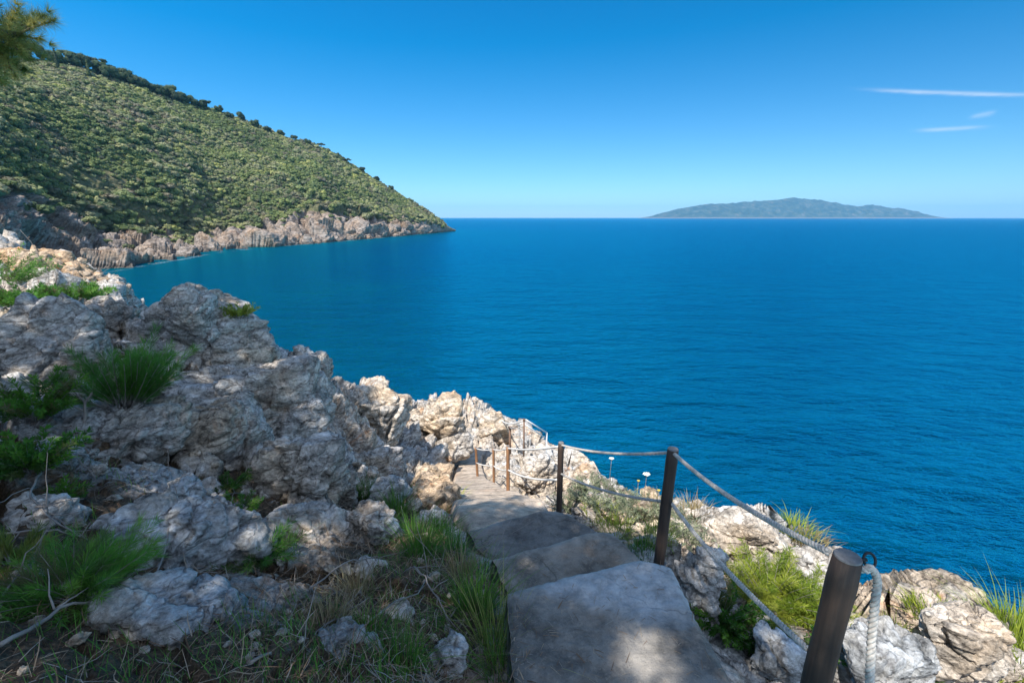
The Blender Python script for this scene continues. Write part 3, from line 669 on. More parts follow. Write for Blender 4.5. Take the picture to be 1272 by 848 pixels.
# soil: low flat hollow of needles beside the steps and at the lower left
def blob(cx, cy, rx, ry): return np.exp(-(((X-cx)/rx)**2+((Y-cy)/ry)**2))
soil = 0.8*blob(-0.5, 2.1, 0.6, 0.9)+0.75*blob(-1.9, 1.2, 0.8, 0.8)+0.7*blob(-2.2, 2.0, 0.6, 0.8)+0.6*blob(-2.9, 2.4, 0.9, 1.0)+0.8*blob(-0.9, 3.1, 0.55, 0.8)+0.6*blob(-8, 8.2, 5, 0.8)+0.55*blob(-3.9, 4.0, 0.8, 1.0)+0.5*blob(-1.0, 1.0, 0.6, 0.5)
soil += 0.9*np.clip((0.3-Y)/1.0, 0, 1)+0.45*blob(1.9, 2.35, 0.4, 0.3)+0.5*blob(2.3, 2.2, 0.3, 0.3)
soil = np.clip(soil, 0, 1)
big = np.clip(np.hypot(X, Y)/5, 0.5, 1.7)*np.where((X < -1) & (Y < 10), np.where(Y > 4.5, 0.55, 0.75), np.where((X > -1.5) & (Y > 5), 0.7, 1.0))
Dr = rockdisp(P0, big, 0)
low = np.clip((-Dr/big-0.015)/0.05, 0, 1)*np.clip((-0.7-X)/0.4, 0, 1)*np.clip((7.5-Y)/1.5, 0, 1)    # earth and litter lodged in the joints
amp = np.clip(sdst/0.55, 0.0, 1)*(1-0.72*soil)
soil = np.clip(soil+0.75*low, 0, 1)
Z2 = P0+Nn*(Dr*amp)[:, None]
Z2[:, 2] += fbm(P0, 14, 3, 55)*0.012*soil
dust = np.clip(1-np.abs(sdst-0.1)/0.5, 0, 1)*np.clip((Y-4.6)/1.2, 0, 1)*np.clip((16-Y)/2, 0, 1)*np.clip(0.75+fbm(P0, 3, 3, 7), 0, 1)
Z2 = Z2+UP
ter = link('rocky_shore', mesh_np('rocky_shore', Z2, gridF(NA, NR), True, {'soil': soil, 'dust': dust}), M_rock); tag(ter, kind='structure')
from mathutils.bvhtree import BVHTree
GT = Z2.reshape(NA, NR, 3)
lr = math.log(75/0.45)
_aaT = aa
def ground(x, y):
    """height of the displaced terrain near (x,y)"""
    a = math.atan2(x, y); rr_ = math.hypot(x, y)
    i = int(np.clip(np.searchsorted(_aaT, a), 0, NA-1)); j = int(np.clip(round(math.log(max(rr_, 0.46)/0.45)/lr*(NR-1)), 0, NR-1))
    return float(GT[i, j, 2])
def hit(px, py, lift=0.0):
    """where the line of sight through a photo pixel meets the shore (used to find positions from the photograph)"""
    a, b, c = ray(px, py); h = math.hypot(a, b); az = math.atan2(a, b)
    i = int(np.clip(np.searchsorted(_aaT, az), 0, NA-1)); g = GT[i]; rj = np.hypot(g[:, 0], g[:, 1]); zj = CAM_Z+c/h*rj
    k = np.argmax(g[:, 2] >= zj)
    if g[k, 2] < zj[k]: k = NR//2
    return np.array([g[k, 0], g[k, 1], g[k, 2]+lift])

# ================================================================ STEPS AND PATH
def slab(far, near, z, name, mat, parent, nu=110, nv=60, thick=0.5, seed=0, tilt=0.0, pale=None):
    f = resample(smoothline(far, 60), nu); n = resample(smoothline(near, 60), nu)
    t = np.linspace(0, 1, nv)[None, :, None]; G = f[:, None]*(1-t)+n[:, None]*t
    U = np.linspace(0, 1, nu)[:, None]*np.ones((1, nv)); Vv = np.linspace(0, 1, nv)[None, :]*np.ones((nu, 1))
    L = np.linalg.norm(f[-1]-f[0]); D = np.linalg.norm(n[0]-f[0])
    eb = np.minimum(np.minimum(U, 1-U)*L, Vv*D)
    Pf = G.reshape(-1, 3); wn = np.stack([fbm(Pf, 7, 4, seed+k) for k in range(2)], 1).reshape(nu, nv, 2)
    wl = np.stack([fbm(Pf, 1.8, 2, seed+8+k) for k in range(2)], 1).reshape(nu, nv, 2)
    em = np.exp(-eb/0.06)[..., None]; G[..., :2] += (wn*0.028+wl*0.012)*em
    G[..., 2] += fbm(Pf, 2.2, 5, seed+4).reshape(nu, nv)*0.022 - 0.03*np.exp(-eb/0.022)+tilt*Vv
    G[..., 2] += fbm(Pf, 26, 3, seed+9).reshape(nu, nv)*0.005+fbm(Pf, 8, 3, seed+13).reshape(nu, nv)*0.008
    # skirt
    rim = [(i, 0) for i in range(nu)]+[(nu-1, j) for j in range(1, nv)]+[(i, nv-1) for i in range(nu-2, -1, -1)]+[(0, j) for j in range(nv-2, 0, -1)]
    ridx = [i*nv+j for i, j in rim]; V = G.reshape(-1, 3); c = V.mean(0); Vs = [V]; F = gridF(nu, nv).tolist(); base = ridx; cnt = len(V)
    for k in range(1, 9):
        q = V[ridx].copy(); q[:, 2] -= thick*k/8; o_ = q-c; o_[:, 2] = 0; o_ /= np.linalg.norm(o_, axis=1)[:, None]
        q += o_*(0.012+0.012*fbm(q, 9, 3, seed+2)[:, None]); Vs.append(q); new = list(range(cnt, cnt+len(q))); cnt += len(q)
        for a in range(len(ridx)):
            b = (a+1) % len(ridx); F.append([base[b], base[a], new[a], new[b]])
        base = new
    Va = np.vstack(Vs); at = {}
    we_ = np.exp(-Vv.ravel()*D/0.045)*0.9*np.clip(0.7+fbm(V, 5, 3, 5), 0, 1); at['wear'] = np.r_[we_, np.zeros(len(Va)-len(we_))]
    if pale is not None: at |= {'pale': np.clip(0.5-polydist(Va[:, 0], Va[:, 1], pale)/0.12+fbm(Va, 3.5, 4, 71)*1.1, 0, 1)}
    return link(name, mesh_np(name, Va+UP, np.array(F), True, at), mat, parent)
st = empty('concrete_steps', (0, 0, 0), 'worn grey concrete steps going down beside the rope railing', 'steps')
s1 = slab(STEPS[0][1], STEPS[0][2], -2.0, 'step', M_conc, st, 200, 160, 0.6, 1, 0.02, zline([(690, 700), (840, 670), (880, 752), (800, 762), (755, 752), (690, 742), (650, 735)], -2.0)[:, :2])
s2 = slab(STEPS[1][1], STEPS[1][2], -2.28, 'step', M_concB, st, 120, 60, 0.5, 21)
s3 = slab(STEPS[2][1], STEPS[2][2], -2.58, 'step', M_concC, st, 120, 60, 0.5, 41)
slab(np.array([(0.0, 1.0, -1.78), (1.2, 1.0, -1.78)]), np.array([(0.0, 0.2, -1.78), (1.15, 0.2, -1.78)]), -1.78, 'step', M_conc, st, 90, 60, 0.6, 61)
# side kerb of the near step
# sandy path going on down the slope
nu = len(pl); nv = 50; tq = np.linspace(0, 1, nv)[None, :, None]
n_ = min(len(pl), len(pr)); G = pl[:n_, None]*(1-tq)+pr[:n_, None]*tq
G = np.stack([np.stack([np.interp(np.linspace(0, n_-1, 260), np.arange(n_), G[:, j, k]) for k in range(3)], 1) for j in range(nv)], 1)
Yp = G[..., 1]
Pf = G.reshape(-1, 3); w_ = fbm(Pf, 3.0, 5, 301).reshape(Yp.shape)*0.03
stepf = ((Yp-4.1)/0.62); fracp = stepf-np.floor(stepf)
G[..., 2] += w_ + (0.10*(fracp-0.5)*np.clip((Yp-4.2)*3, 0, 1))*np.clip((7.5-Yp)/1.5, 0, 1)*1.0
ew = np.abs(np.linspace(-1, 1, nv))[None, :]
G[..., 2] -= np.clip((ew-0.86)/0.14, 0, 1)**2*0.14
G[..., 0] += fbm(Pf, 2.5, 3, 330).reshape(Yp.shape)*0.06*ew
path = link('path', mesh_np('path', G.reshape(-1, 3)+UP, gridF(260, nv), True), M_path); tag(path, kind='structure')

# ================================================================ POSTS AND ROPES
def vpost(tp, h, rad, label, mat, lean=(0, 0), sides=20, group='wooden posts of the rope railing', name='railing_post', cap=True):
    """tp: top centre relative to the eye"""
    tp = np.asarray(tp)+UP; base = tp-np.array([lean[0], lean[1], h+0.15])
    e = empty(name, base, label, 'post', group); t = tp-base
    mb = MB(); n = 14; k = np.linspace(0, 1, n)[:, None]; path_ = t*k
    rs = rad*(1+0.03*np.sin(np.arange(n)*1.7)); rs[-1] *= 0.93
    mb.tube(path_, rs, sides); mb.build('shaft', mat, e)
    if cap:
        mb2 = MB(); mb2.tube([t+np.array([0, 0, 0.001]), t+np.array([0, 0, 0.006])], [rad*0.90, rad*0.86], sides); mb2.build('end_grain', M_endgrain, e, smooth=False)
    return tp
T1 = atZ(1053, 692, -1.05); T2 = atY(836, 558, 2.58); T3 = atY(697, 550, 4.07); T4 = atY(631, 554, 6.3); T5 = atY(613, 556, 8.3); T6 = atY(591, 555, 9.6)
vpost(T1, 1.15, 0.043, 'thick dark wooden post nearest the camera with iron ring', M_post, (0, -0.03), 32)
vpost(T2, 0.90, 0.036, 'dark brown post at the corner of the pale concrete step', M_post, (0.02, 0), 24)
vpost(T3, 0.80, 0.030, 'slim brown post at the edge of the shade beside the lower step', M_post, (0, 0), 20)
vpost(T4, 0.80, 0.028, 'sunlit reddish post beside the path, nearest of the three short ones', M_post2, (0, 0), 16)
vpost(T5, 0.80, 0.026, 'sunlit reddish post, middle of the three beside the path', M_post2, (0, 0), 14)
vpost(T6, 0.75, 0.030, 'leftmost and farthest reddish post at the left side of the path', M_post2, (-0.03, 0), 14)

def sag(a, b, s, n=24):
    t = np.linspace(0, 1, n)[:, None]; q = a*(1-t)+b*t; q[:, 2] -= (4*t[:, 0]*(1-t[:, 0]))*s; return q
def rope_mesh(mb, path_, rad, strands=3, pitch=0.055, sides=6, step=0.006):
    L = np.r_[0, np.cumsum(np.linalg.norm(np.diff(path_, axis=0), axis=1))]; n = max(4, int(L[-1]/step))
    s = np.linspace(0, L[-1], n); q = np.stack([np.interp(s, L, path_[:, k]) for k in range(3)], 1)
    k5 = np.ones(5)/5
    T = np.gradient(q, axis=0); T /= np.linalg.norm(T, axis=1)[:, None]
    u = np.cross(T, [0, 0, 1.0]); bad = np.linalg.norm(u, axis=1) < 0.2; u[bad] = np.cross(T[bad], [1.0, 0, 0]); u /= np.linalg.norm(u, axis=1)[:, None]; w = np.cross(T, u)
    for k in range(strands):
        a = s/pitch*2*math.pi+k*2*math.pi/strands
        mb.tube(q+(np.cos(a)[:, None]*u+np.sin(a)[:, None]*w)*rad*0.58, rad*0.50, sides, cap=True)
def d3(v, z=-0.035): return np.asarray(v, float)+np.array([0, 0, z])
mb = MB()
rope_mesh(mb, sag(d3(T2, -0.02), d3(T1, -0.02)+np.array([-0.04, 0.03, 0.015]), 0.04, 40), 0.0115, 3, 0.05, 6, 0.007)
rope_mesh(mb, sag(d3(T2, -0.02), d3(T3, -0.02), 0.045, 24), 0.0115, 3, 0.06, 5, 0.014)
up1 = link('rail_rope', bpy.data.meshes.new('rail_rope')); bpy.data.objects.remove(up1)
o = mb.build('rail_rope', M_rope, loc=tuple(UP)); tag(o, 'thick grey twisted upper rope between the three nearest dark posts', 'rope')
# lower rope
L1 = atY(1040, 845, 1.35)
def low(T, f=0.48, h=0.85): return np.asarray(T, float)+np.array([0, 0, -f*h])
mb = MB()
rope_mesh(mb, sag(low(T2, .42, .9)+[0.02, 0, 0], T1+np.array([-0.03, 0.04, -0.42]), 0.04, 40), 0.0115, 3, 0.05, 6, 0.007)
rope_mesh(mb, sag(low(T2, .42, .9), low(T3, .42, .8), 0.05, 24), 0.0115, 3, 0.06, 5, 0.014)
o = mb.build('rail_rope', M_rope, loc=tuple(UP)); tag(o, 'lower grey rope sagging between the three nearest dark posts', 'rope')
mb = MB()
mb.tube(np.vstack([sag(d3(T3), d3(T4), 0.03, 16), sag(d3(T4), d3(T5), 0.03, 8)[1:], sag(d3(T5), d3(T6), 0.03, 8)[1:]]), 0.013, 6)
o = mb.build('rail_rope', M_rope2, loc=tuple(UP)); tag(o, 'pale sunlit upper rope between the far reddish posts', 'rope')
mb = MB()
mb.tube(np.vstack([sag(low(T3), low(T4), 0.06, 16), sag(low(T4), low(T5), 0.04, 8)[1:], sag(low(T5), low(T6), 0.03, 8)[1:]]), 0.013, 6)
o = mb.build('rail_rope', M_rope2, loc=tuple(UP)); tag(o, 'pale sunlit lower rope between the far reddish posts', 'rope')
# ring and rope hanging down behind the near post
RG = T1+np.array([0.072, 0.0, -0.010])
a = np.linspace(0, 2*math.pi, 29); mb = MB()
mb.tube(np.stack([RG[0]+0.019*np.cos(a), RG[1]+0.010*np.sin(a), RG[2]+0.019*np.sin(a)], 1), 0.0042, 8, cap=False)
mb.tube([T1+np.array([0.03, 0, -0.012]), T1+np.array([0.062, 0, -0.008])], 0.006, 8)
o = mb.build('iron_ring', M_iron, loc=tuple(UP)); tag(o, 'black iron ring fixed to the top of the nearest post', 'ring')
mb = MB()
hp = smoothline([T1+np.array([0.02, 0.0, -0.035]), T1+np.array([0.05, -0.02, -0.03]), RG+np.array([-0.01, -0.02, -0.012]), RG+np.array([0.012, -0.03, -0.05]), RG+np.array([0.005, -0.05, -0.13]), RG+np.array([-0.01, -0.09, -0.26]), RG+np.array([-0.03, -0.16, -0.42]), RG+np.array([-0.05, -0.30, -0.60]), RG+np.array([-0.02, -0.6, -0.66])], 80)
rope_mesh(mb, hp, 0.0125, 3, 0.05, 7, 0.006)
o = mb.build('hanging_rope', M_rope, loc=tuple(UP)); tag(o, 'thick twisted rope hanging from the iron ring behind the nearest post', 'rope')

# metal rails at the end of the path
def thinpost(px, pyt, pyb, Y, rad, mat, label, extra=0.3):
    t = atY(px, pyt, Y); b = atY(px, pyb, Y); b = np.array([t[0], t[1], b[2]-extra])
    mb = MB(); mb.tube([b, (b+t)/2, t], rad, 8); 
    mb.tube([t+[0, 0, -0.01], t+[0, 0, 0.03]], rad*1.6, 8)
    o = mb.build('rail_post', mat, loc=tuple(UP)); tag(o, label, 'post'); return t
pa = thinpost(615, 514, 533, 17, 0.045, M_white, 'farthest white rail post on the rocks above the sea')
pb = thinpost(633.5, 531, 553, 14, 0.04, M_rust, 'thin rusty rail post at the lower end of the path', 0.5)
pc = thinpost(651, 521.5, 565, 10.8, 0.022, M_rust, 'tall thin rusty rail post beside the white handrail')
mb = MB(); A1 = atY(653, 521, 10.8); A2 = atY(679, 537, 11.6); A3 = atY(654, 528, 10.8); A4 = atY(678, 544, 11.6)
mb.tube([A1, A2], 0.02, 8); mb.tube([A3, A4], 0.016, 8); mb.tube([A2+[0, 0, 0.0], A2+[0, 0, -1.2]], 0.024, 8)
o = mb.build('handrail', M_white, loc=tuple(UP)); tag(o, 'white painted metal handrail with two rails above the rock edge', 'handrail')
mb = MB(); far_end = atY(554, 504, 21.5)
mb.tube(np.vstack([sag(far_end, atY(568, 504, 20.5), 0.05, 6), sag(atY(568, 504, 20.5), pa, 0.12, 12)[1:], sag(pa, pc, 0.25, 12)[1:]]), 0.022, 6)
o = mb.build('rail_rope', M_rope2, loc=tuple(UP)); tag(o, 'white rope running from the far rocks to the end of the path', 'rope')
mb = MB(); mb.tube(sag(pb, atY(651, 528, 10.8), 0.06, 10), 0.016, 6)
o = mb.build('rail_rope', M_rope2, loc=tuple(UP)); tag(o, 'short white rope between the two thin rusty posts', 'rope')

# ================================================================ BOULDERS
import bmesh
ICO = {}
def ico(sub):
    if sub not in ICO:
        bm = bmesh.new(); bmesh.ops.create_icosphere(bm, subdivisions=sub, radius=1.0)
        V = np.array([v.co[:] for v in bm.verts]); F = np.array([[v.index for v in f.verts] for f in bm.faces]); bm.free(); ICO[sub] = (V, F)
    return ICO[sub]
def rock_shape(seed, size, sub=5, world=None, planes=13, rough=1.0):
    q = np.random.default_rng(seed); V, F = ico(sub)
    nrm = q.normal(size=(planes, 3)); nrm /= np.linalg.norm(nrm, axis=1)[:, None]; nrm = np.vstack([nrm, [0.1*q.normal(), 0.1*q.normal(), 1]])
    dd_ = q.uniform(0.55, 0.98, len(nrm))
    inv = np.maximum(V@nrm.T/dd_, 1e-3); kp = 26.0
    rad_ = 1/((inv**kp).sum(1)+1.0**kp)**(1/kp)
    P = V*rad_[:, None]*np.asarray(size)
    s = float(np.mean(size)); W_ = P+(np.asarray(world) if world is not None else q.uniform(-50, 50, 3))
    Nr = V/np.asarray(size); Nr /= np.linalg.norm(Nr, axis=1)[:, None]
    sc0 = 0.55/s                                       # joint spacing follows the boulder's own size
    Q = (W_@STRATA.T).astype(np.float32); wp = np.stack([fbm(W_, 1.2, 3, seed+k) for k in range(3)], 1).astype(np.float32)*0.15; Q = Q+wp
    d_ = blocks(Q, 1.6*sc0*1.1, seed, 0.9, 0.30, 0.07)*0.26
    d_ += blocks(Q, 4.2*sc0*1.0, seed+3, 1.1, 0.3, 0.09)*0.34
    d_ += blocks(Q, 11.0*sc0*1.1, seed+4, 1.0, 0.25, 0.12)*0.26
    d_ += fbm(Q, 6.0*sc0*3, 5, seed+9, 0.6, True)*0.022*s
    P = P+Nr*(d_*rough)[:, None]
    return P, F
def boulder(px0, py0, px1, py1, Y, seed, label, mat=None, depth=0.9, sub=6, rot=0.0, tiltx=0.0, group=None, name='boulder', sink=0.15, rough=1.0):
    """boulder that fills about the given photo rectangle when it stands Y metres out"""
    c = atY((px0+px1)/2, (py0+py1)/2, Y); dpt = Y*math.cos(PITCH)-c[2]*math.sin(PITCH)
    w = (px1-px0)/565*dpt/2; h = (py1-py0)/565*dpt/2
    c = c.copy(); hh = h/(0.80)
    kz = 1.0 if Y < 6 else 0.9; rough = rough*(0.6 if seed in (101, 102, 103, 134, 108, 110, 106) else 0.85); size = (w*1.15*kz, w*depth*1.1*kz, hh*(1.06+sink)*kz)
    P, F = rock_shape(seed, size, sub, c, rough=rough)
    cr, sr = math.cos(rot), math.sin(rot); P = np.stack([P[:, 0]*cr-P[:, 1]*sr, P[:, 0]*sr+P[:, 1]*cr, P[:, 2]], 1)
    ct, s_t = math.cos(tiltx), math.sin(tiltx); P = np.stack([P[:, 0]*ct-P[:, 2]*s_t, P[:, 1], P[:, 0]*s_t+P[:, 2]*ct], 1)
    loc = c+UP-np.array([0, -0.25*w, (sink*h if Y > 4.5 else -0.12*h)])
    o = link(name, mesh_np(name, P, F, True), mat or M_boulder, None, tuple(loc)); tag(o, label, 'rock', group); return o
boulder(135, 362, 356, 490, 6.8, 101, 'largest grey boulder rising to a peak against the cove water', tiltx=-0.38, depth=0.7)
boulder(-60, 382, 118, 490, 5.2, 102, 'broad grey rock at the left edge beside the pine seedling', depth=0.7)
boulder(180, 362, 270, 425, 6.5, 134, 'pointed grey crest on top of the largest peaked boulder', tiltx=-0.5, depth=0.8)
boulder(60, 372, 160, 420, 7.2, 131, 'low dark rock behind the pine seedling, left of the peaked boulder', depth=0.8, sub=5)
boulder(190, 455, 405, 565, 5.3, 103, 'long rounded grey rock below the peaked boulder', tiltx=-0.15, depth=0.7)
boulder(345, 428, 415, 500, 7.6, 104, 'brownish rock on the right shoulder of the peaked boulder', depth=0.8, sub=5, tiltx=-0.4)
boulder(85, 515, 225, 610, 3.9, 105, 'pale jointed rock left of centre below the pine seedling', depth=0.8)
boulder(205, 508, 335, 600, 4.4, 106, 'grey rock with dark joints under the long rounded rock', depth=0.8)
boulder(318, 553, 425, 662, 3.9, 107, 'upright layered pale block in the middle of the slope', depth=0.8)
boulder(292, 646, 445, 722, 2.95, 108, 'flat lying slab below the upright layered block', depth=0.7)
boulder(128, 640, 298, 752, 2.3, 109, 'jagged blue grey rock above the rounded mound at lower left', M_bluerock, depth=0.7)
boulder(98, 748, 282, 862, 1.55, 110, 'blue grey mound shaped boulder at the bottom left', M_bluerock, depth=0.7)
boulder(280, 742, 368, 812, 2.0, 111, 'small blue grey rock in the needles right of the mound', M_bluerock, depth=0.8)
boulder(375, 806, 470, 880, 1.55, 112, 'pale rock cut by the bottom edge left of the grass', M_bluerock, depth=0.8)
boulder(430, 640, 500, 690, 3.2, 113, 'small pale slab lying in green grass above the hollow', depth=0.8, sub=5)
boulder(205, 598, 250, 635, 3.0, 114, 'small square pale stone between the larger rocks', M_bluerock, sub=5)
boulder(235, 652, 295, 700, 2.5, 130, 'blocky brown grey stone leaning on the jagged rock', sub=5)
boulder(500, 600, 568, 655, 5.0, 115, 'pinkish sunlit rock beside the bend of the path', M_orange, sub=5)
boulder(505, 575, 572, 625, 6.3, 116, 'tan sunlit boulder casting a shadow on the path', M_orange, sub=5)
boulder(420, 480, 512, 560, 9.0, 117, 'cream sunlit outcrop right of the shaded boulders', M_tan, sub=6, depth=0.8)
boulder(500, 498, 590, 560, 12.0, 118, 'sunlit outcrop above the bend at the end of the path', M_tan, sub=6, depth=0.8)
boulder(430, 555, 505, 620, 6.6, 119, 'sunlit and shaded rock at the edge of the tree shade', M_boulder, sub=6, depth=0.8)
boulder(540, 535, 588, 575, 11.5, 132, 'grey rounded rock at the left side of the far path', M_boulder, sub=5, depth=0.8)
boulder(640, 570, 700, 622, 6.9, 120, 'pale fluted rock behind the slim brown post', M_boulder, sub=6, depth=0.8)
boulder(700, 580, 760, 622, 6.4, 133, 'cream rock under the lower rope beyond the slim post', M_tan, sub=5, depth=0.8)
boulder(880, 652, 985, 712, 3.7, 121, 'bright cream rock on the cliff edge right of the corner post', M_tan, sub=6, depth=0.6)
boulder(985, 685, 1048, 752, 3.0, 122, 'dark shaded rock behind the nearest post', M_boulder, sub=5, depth=0.8)
boulder(826, 690, 900, 790, 2.42, 123, 'shaded rough rock wedged against the right side of the steps', M_boulder, sub=6, depth=0.7, tiltx=-0.5)
boulder(935, 800, 1005, 855, 2.0, 124, 'small grey stone in the bush between the lower rope and the post', M_bluerock, sub=5)
boulder(1050, 818, 1180, 890, 1.9, 125, 'blue grey shaded rock right of the nearest post', M_bluerock, sub=6, depth=0.7)
boulder(1150, 778, 1275, 870, 2.3, 126, 'bright sunlit rock at the bottom right corner', M_tan, sub=6, depth=0.6)
boulder(-40, 308, 108, 375, 23.0, 127, 'tan and orange sunlit outcrop overlooking the cove', M_orange, sub=6, depth=0.8, tiltx=-0.3)
boulder(590, 515, 640, 550, 15.0, 128, 'pale sunlit rocks under the farthest white post', M_tan, sub=5, depth=1)
for k, (a0, b0, a1, b1, Y_, lb) in enumerate(((300, 795, 362, 850, 1.62, 'knobbly grey rock at the bottom edge between the mound and the pale rock'), (428, 700, 486, 738, 2.5, 'half buried pale rock in the middle of the hollow'), (335, 716, 382, 748, 2.45, 'small stone just below the lying slab'),
        (470, 762, 520, 800, 2.0, 'rounded stone half hidden in the hollow grass'), (530, 806, 584, 850, 1.72, 'pale stone close to the bottom left corner of the near step'), (0, 632, 84, 690, 2.3, 'flat dark rock at the left edge above the branches'), (150, 590, 215, 640, 3.2, 'brown grey rock under the pale jointed rock'),
        (395, 590, 440, 640, 4.3, 'small upright rock right of the layered block'), (455, 600, 505, 640, 4.6, 'grey rock among the grass right of the layered block'), (20, 560, 95, 610, 3.1, 'low rock behind the tangled twigs at the left'), (360, 760, 402, 795, 2.05, 'little blue grey stone beside the dry tuft'), (520, 640, 560, 672, 4.0, 'pale stone at the foot of the sunlit path'))):
    boulder(a0, b0, a1, b1, Y_, 150+k, lb, (M_bluerock, M_boulder)[k % 2], sub=5, depth=0.85)
# loose stones
stone_me = [mesh_np('stone', *rock_shape(200+k, (1, 0.8, 0.62), 4, rough=1.0), True) for k in range(6)]
q = np.random.default_rng(12); cnt = 0
zones = [((420, 560), (560, 640), 30, 0.05), ((640, 880), (600, 690), 60, 0.05), ((1060, 1260), (800, 845), 25, 0.04), ((250, 460), (640, 840), 35, 0.03), ((20, 330), (560, 840), 45, 0.035), ((520, 640), (640, 830), 20, 0.03)]
names = ['loose pale stone on the sunlit slope left of the path', 'loose sunlit stone among the plants between the path and the cliff edge', 'loose stone on the bright ground at the bottom right', 'loose stone in the needle litter below the slab', 'loose stone among the shaded rocks at the left', 'loose stone in the hollow left of the steps']
for (zx, zy, n, s0), lb in zip(zones, names):
    for k in range(n):
        p_ = hit(q.uniform(*zx), q.uniform(*zy))
        if polydist(np.array([p_[0]]), np.array([p_[1]]), stair_poly)[0] < 0.06: continue
        o = link('loose_stone', stone_me[q.integers(6)], M_tan if zx[0] >= 420 and zx[0] != 520 else M_boulder); dd_ = np.linalg.norm(p_-UP)
        s_ = s0*q.uniform(0.5, 1.6)*max(0.6, dd_/3)
        o.location = p_+np.array([0, 0, s_*0.1]); o.scale = (s_, s_, s_); o.rotation_euler = (q.uniform(-.4, .4), q.uniform(-.4, .4), q.uniform(0, 6.28))
        tag(o, lb, 'stone', lb.replace('loose', 'loose', 1).replace('stone', 'stones', 1))

# ================================================================ PLANTS
def blades(r, n, h, spread, lean=0.5, wd=0.004, seg=5, droop=0.6):
    V = []; F = []
    a = r.uniform(0, 6.283, n); rr_ = np.sqrt(r.random(n))*spread; L = h*r.uniform(0.45, 1.1, n); ln = np.abs(r.normal(0, lean, n))
    az = a+r.normal(0, 0.5, n)
    t = np.linspace(0, 1, seg)
    for i in range(n):
        d_ = np.array([math.cos(az[i]), math.sin(az[i])]); out_ = ln[i]*(t+droop*t**2)*0.7
        cx = math.cos(a[i])*rr_[i]+d_[0]*out_*L[i]; cy = math.sin(a[i])*rr_[i]+d_[1]*out_*L[i]; cz = L[i]*(t-0.30*ln[i]*t**2)
        wv = np.array([-d_[1], d_[0]])*wd; w_ = (1-t**1.6)[:, None]*wv
        c = np.stack([cx, cy, cz], 1); l = c.copy(); l[:, :2] -= w_; q_ = c.copy(); q_[:, :2] += w_
        b = len(V)*1; base = i*seg*2; V.append(np.stack([l, q_], 1).reshape(-1, 3))
        for k in range(seg-1): F.append((base+2*k, base+2*k+1, base+2*k+3, base+2*k+2))
    return np.vstack(V), np.array(F)
def sprays(r, n_st, h, spread, n_leaf, ll, lw, outw=0.7, curve=0.25, leaf_up=0.8):
    """feathery plant: stems with many fine leaves. returns (leafV, leafF, stems)"""
    LV = []; stems = []
    for i in range(n_st):
        a = r.uniform(0, 6.283); q_ = r.random()**0.7*outw; L = h*r.uniform(0.55, 1.05)
        d_ = np.array([math.cos(a)*q_, math.sin(a)*q_, 1.0]); d_ /= np.linalg.norm(d_)
        t = np.linspace(0, 1, 8)[:, None]; st_ = np.array([math.cos(a), math.sin(a), 0])*spread*r.random()*0.4+d_*L*t+np.array([math.cos(a), math.sin(a), -0.3])*curve*L*t**2+r.normal(size=3)*0.02*t
        stems.append(st_)
        s = r.uniform(0.18, 1.0, n_leaf)**0.8; idx = s*7; i0 = np.minimum(idx.astype(int), 6); f = (idx-i0)[:, None]; base = st_[i0]*(1-f)+st_[i0+1]*f
        tan = st_[i0+1]-st_[i0]; tan /= np.linalg.norm(tan, axis=1)[:, None]
        dr = r.normal(size=(n_leaf, 3)); dr -= tan*(dr*tan).sum(1)[:, None]; dr /= np.linalg.norm(dr, axis=1)[:, None]
        dr = dr+tan*leaf_up; dr /= np.linalg.norm(dr, axis=1)[:, None]
        sd_ = np.cross(dr, r.normal(size=(n_leaf, 3))); sd_ /= np.linalg.norm(sd_, axis=1)[:, None]
        l_ = ll*r.uniform(0.6, 1.2, (n_leaf, 1)); mid = base+dr*l_*0.45
        LV.append(np.stack([base, mid+sd_*lw, base+dr*l_, mid-sd_*lw], 1).reshape(-1, 3))
    V = np.vstack(LV); return V, np.arange(len(V)).reshape(-1, 4), stems
def tint_at(V, r, per): 
    n = len(V)//per; t = np.repeat(np.clip(r.normal(0.45, 0.25, n), 0, 1), per); return np.r_[t, np.full(len(V)-len(t), 0.5)]
def plant(name, loc, leaf, stems, mat, label, cat, stem_mat=None, srad=0.003, per=4, group=None):
    V, F = leaf
    e = empty(name, tuple(loc), label, cat, group)
    link('foliage', mesh_np('foliage', V, F, False, {'tint': tint_at(V, rng, per)*0.999}), mat, e)
    if stems:
        mb = MB()
        for s in stems: mb.tube(s, np.linspace(srad, srad*0.35, len(s)), 4)
        mb.build('stem', stem_mat or M_twig, e)
    return e
def leafy(name, px, py, r, label, mat, n_st=60, h=0.3, spread=0.2, n_leaf=110, ll=0.05, lw=0.0022, outw=0.9, cat='shrub', loc=None, **k):
    loc = hit(px, py, -0.02) if loc is None else loc
    V, F, st_ = sprays(r, n_st, h, spread, n_leaf, ll, lw, outw, **k)
    return plant(name, loc, (V, F), st_, mat, label, cat, per=4*n_leaf)
def tuft(px, py, r, label, mat=None, n=160, h=0.25, spread=0.08, lean=0.5, wd=0.0028, group=None, cat='grass tuft', loc=None):
    V, F = blades(r, n, h, spread, lean, wd)
    o = link('grass_tuft', mesh_np('grass_tuft', V, F, False, {'tint': tint_at(V, r, 10)}), mat or M_green, None, tuple(hit(px, py, -0.015) if loc is None else loc))
    return tag(o, label, cat, group)
r = np.random.default_rng(5)
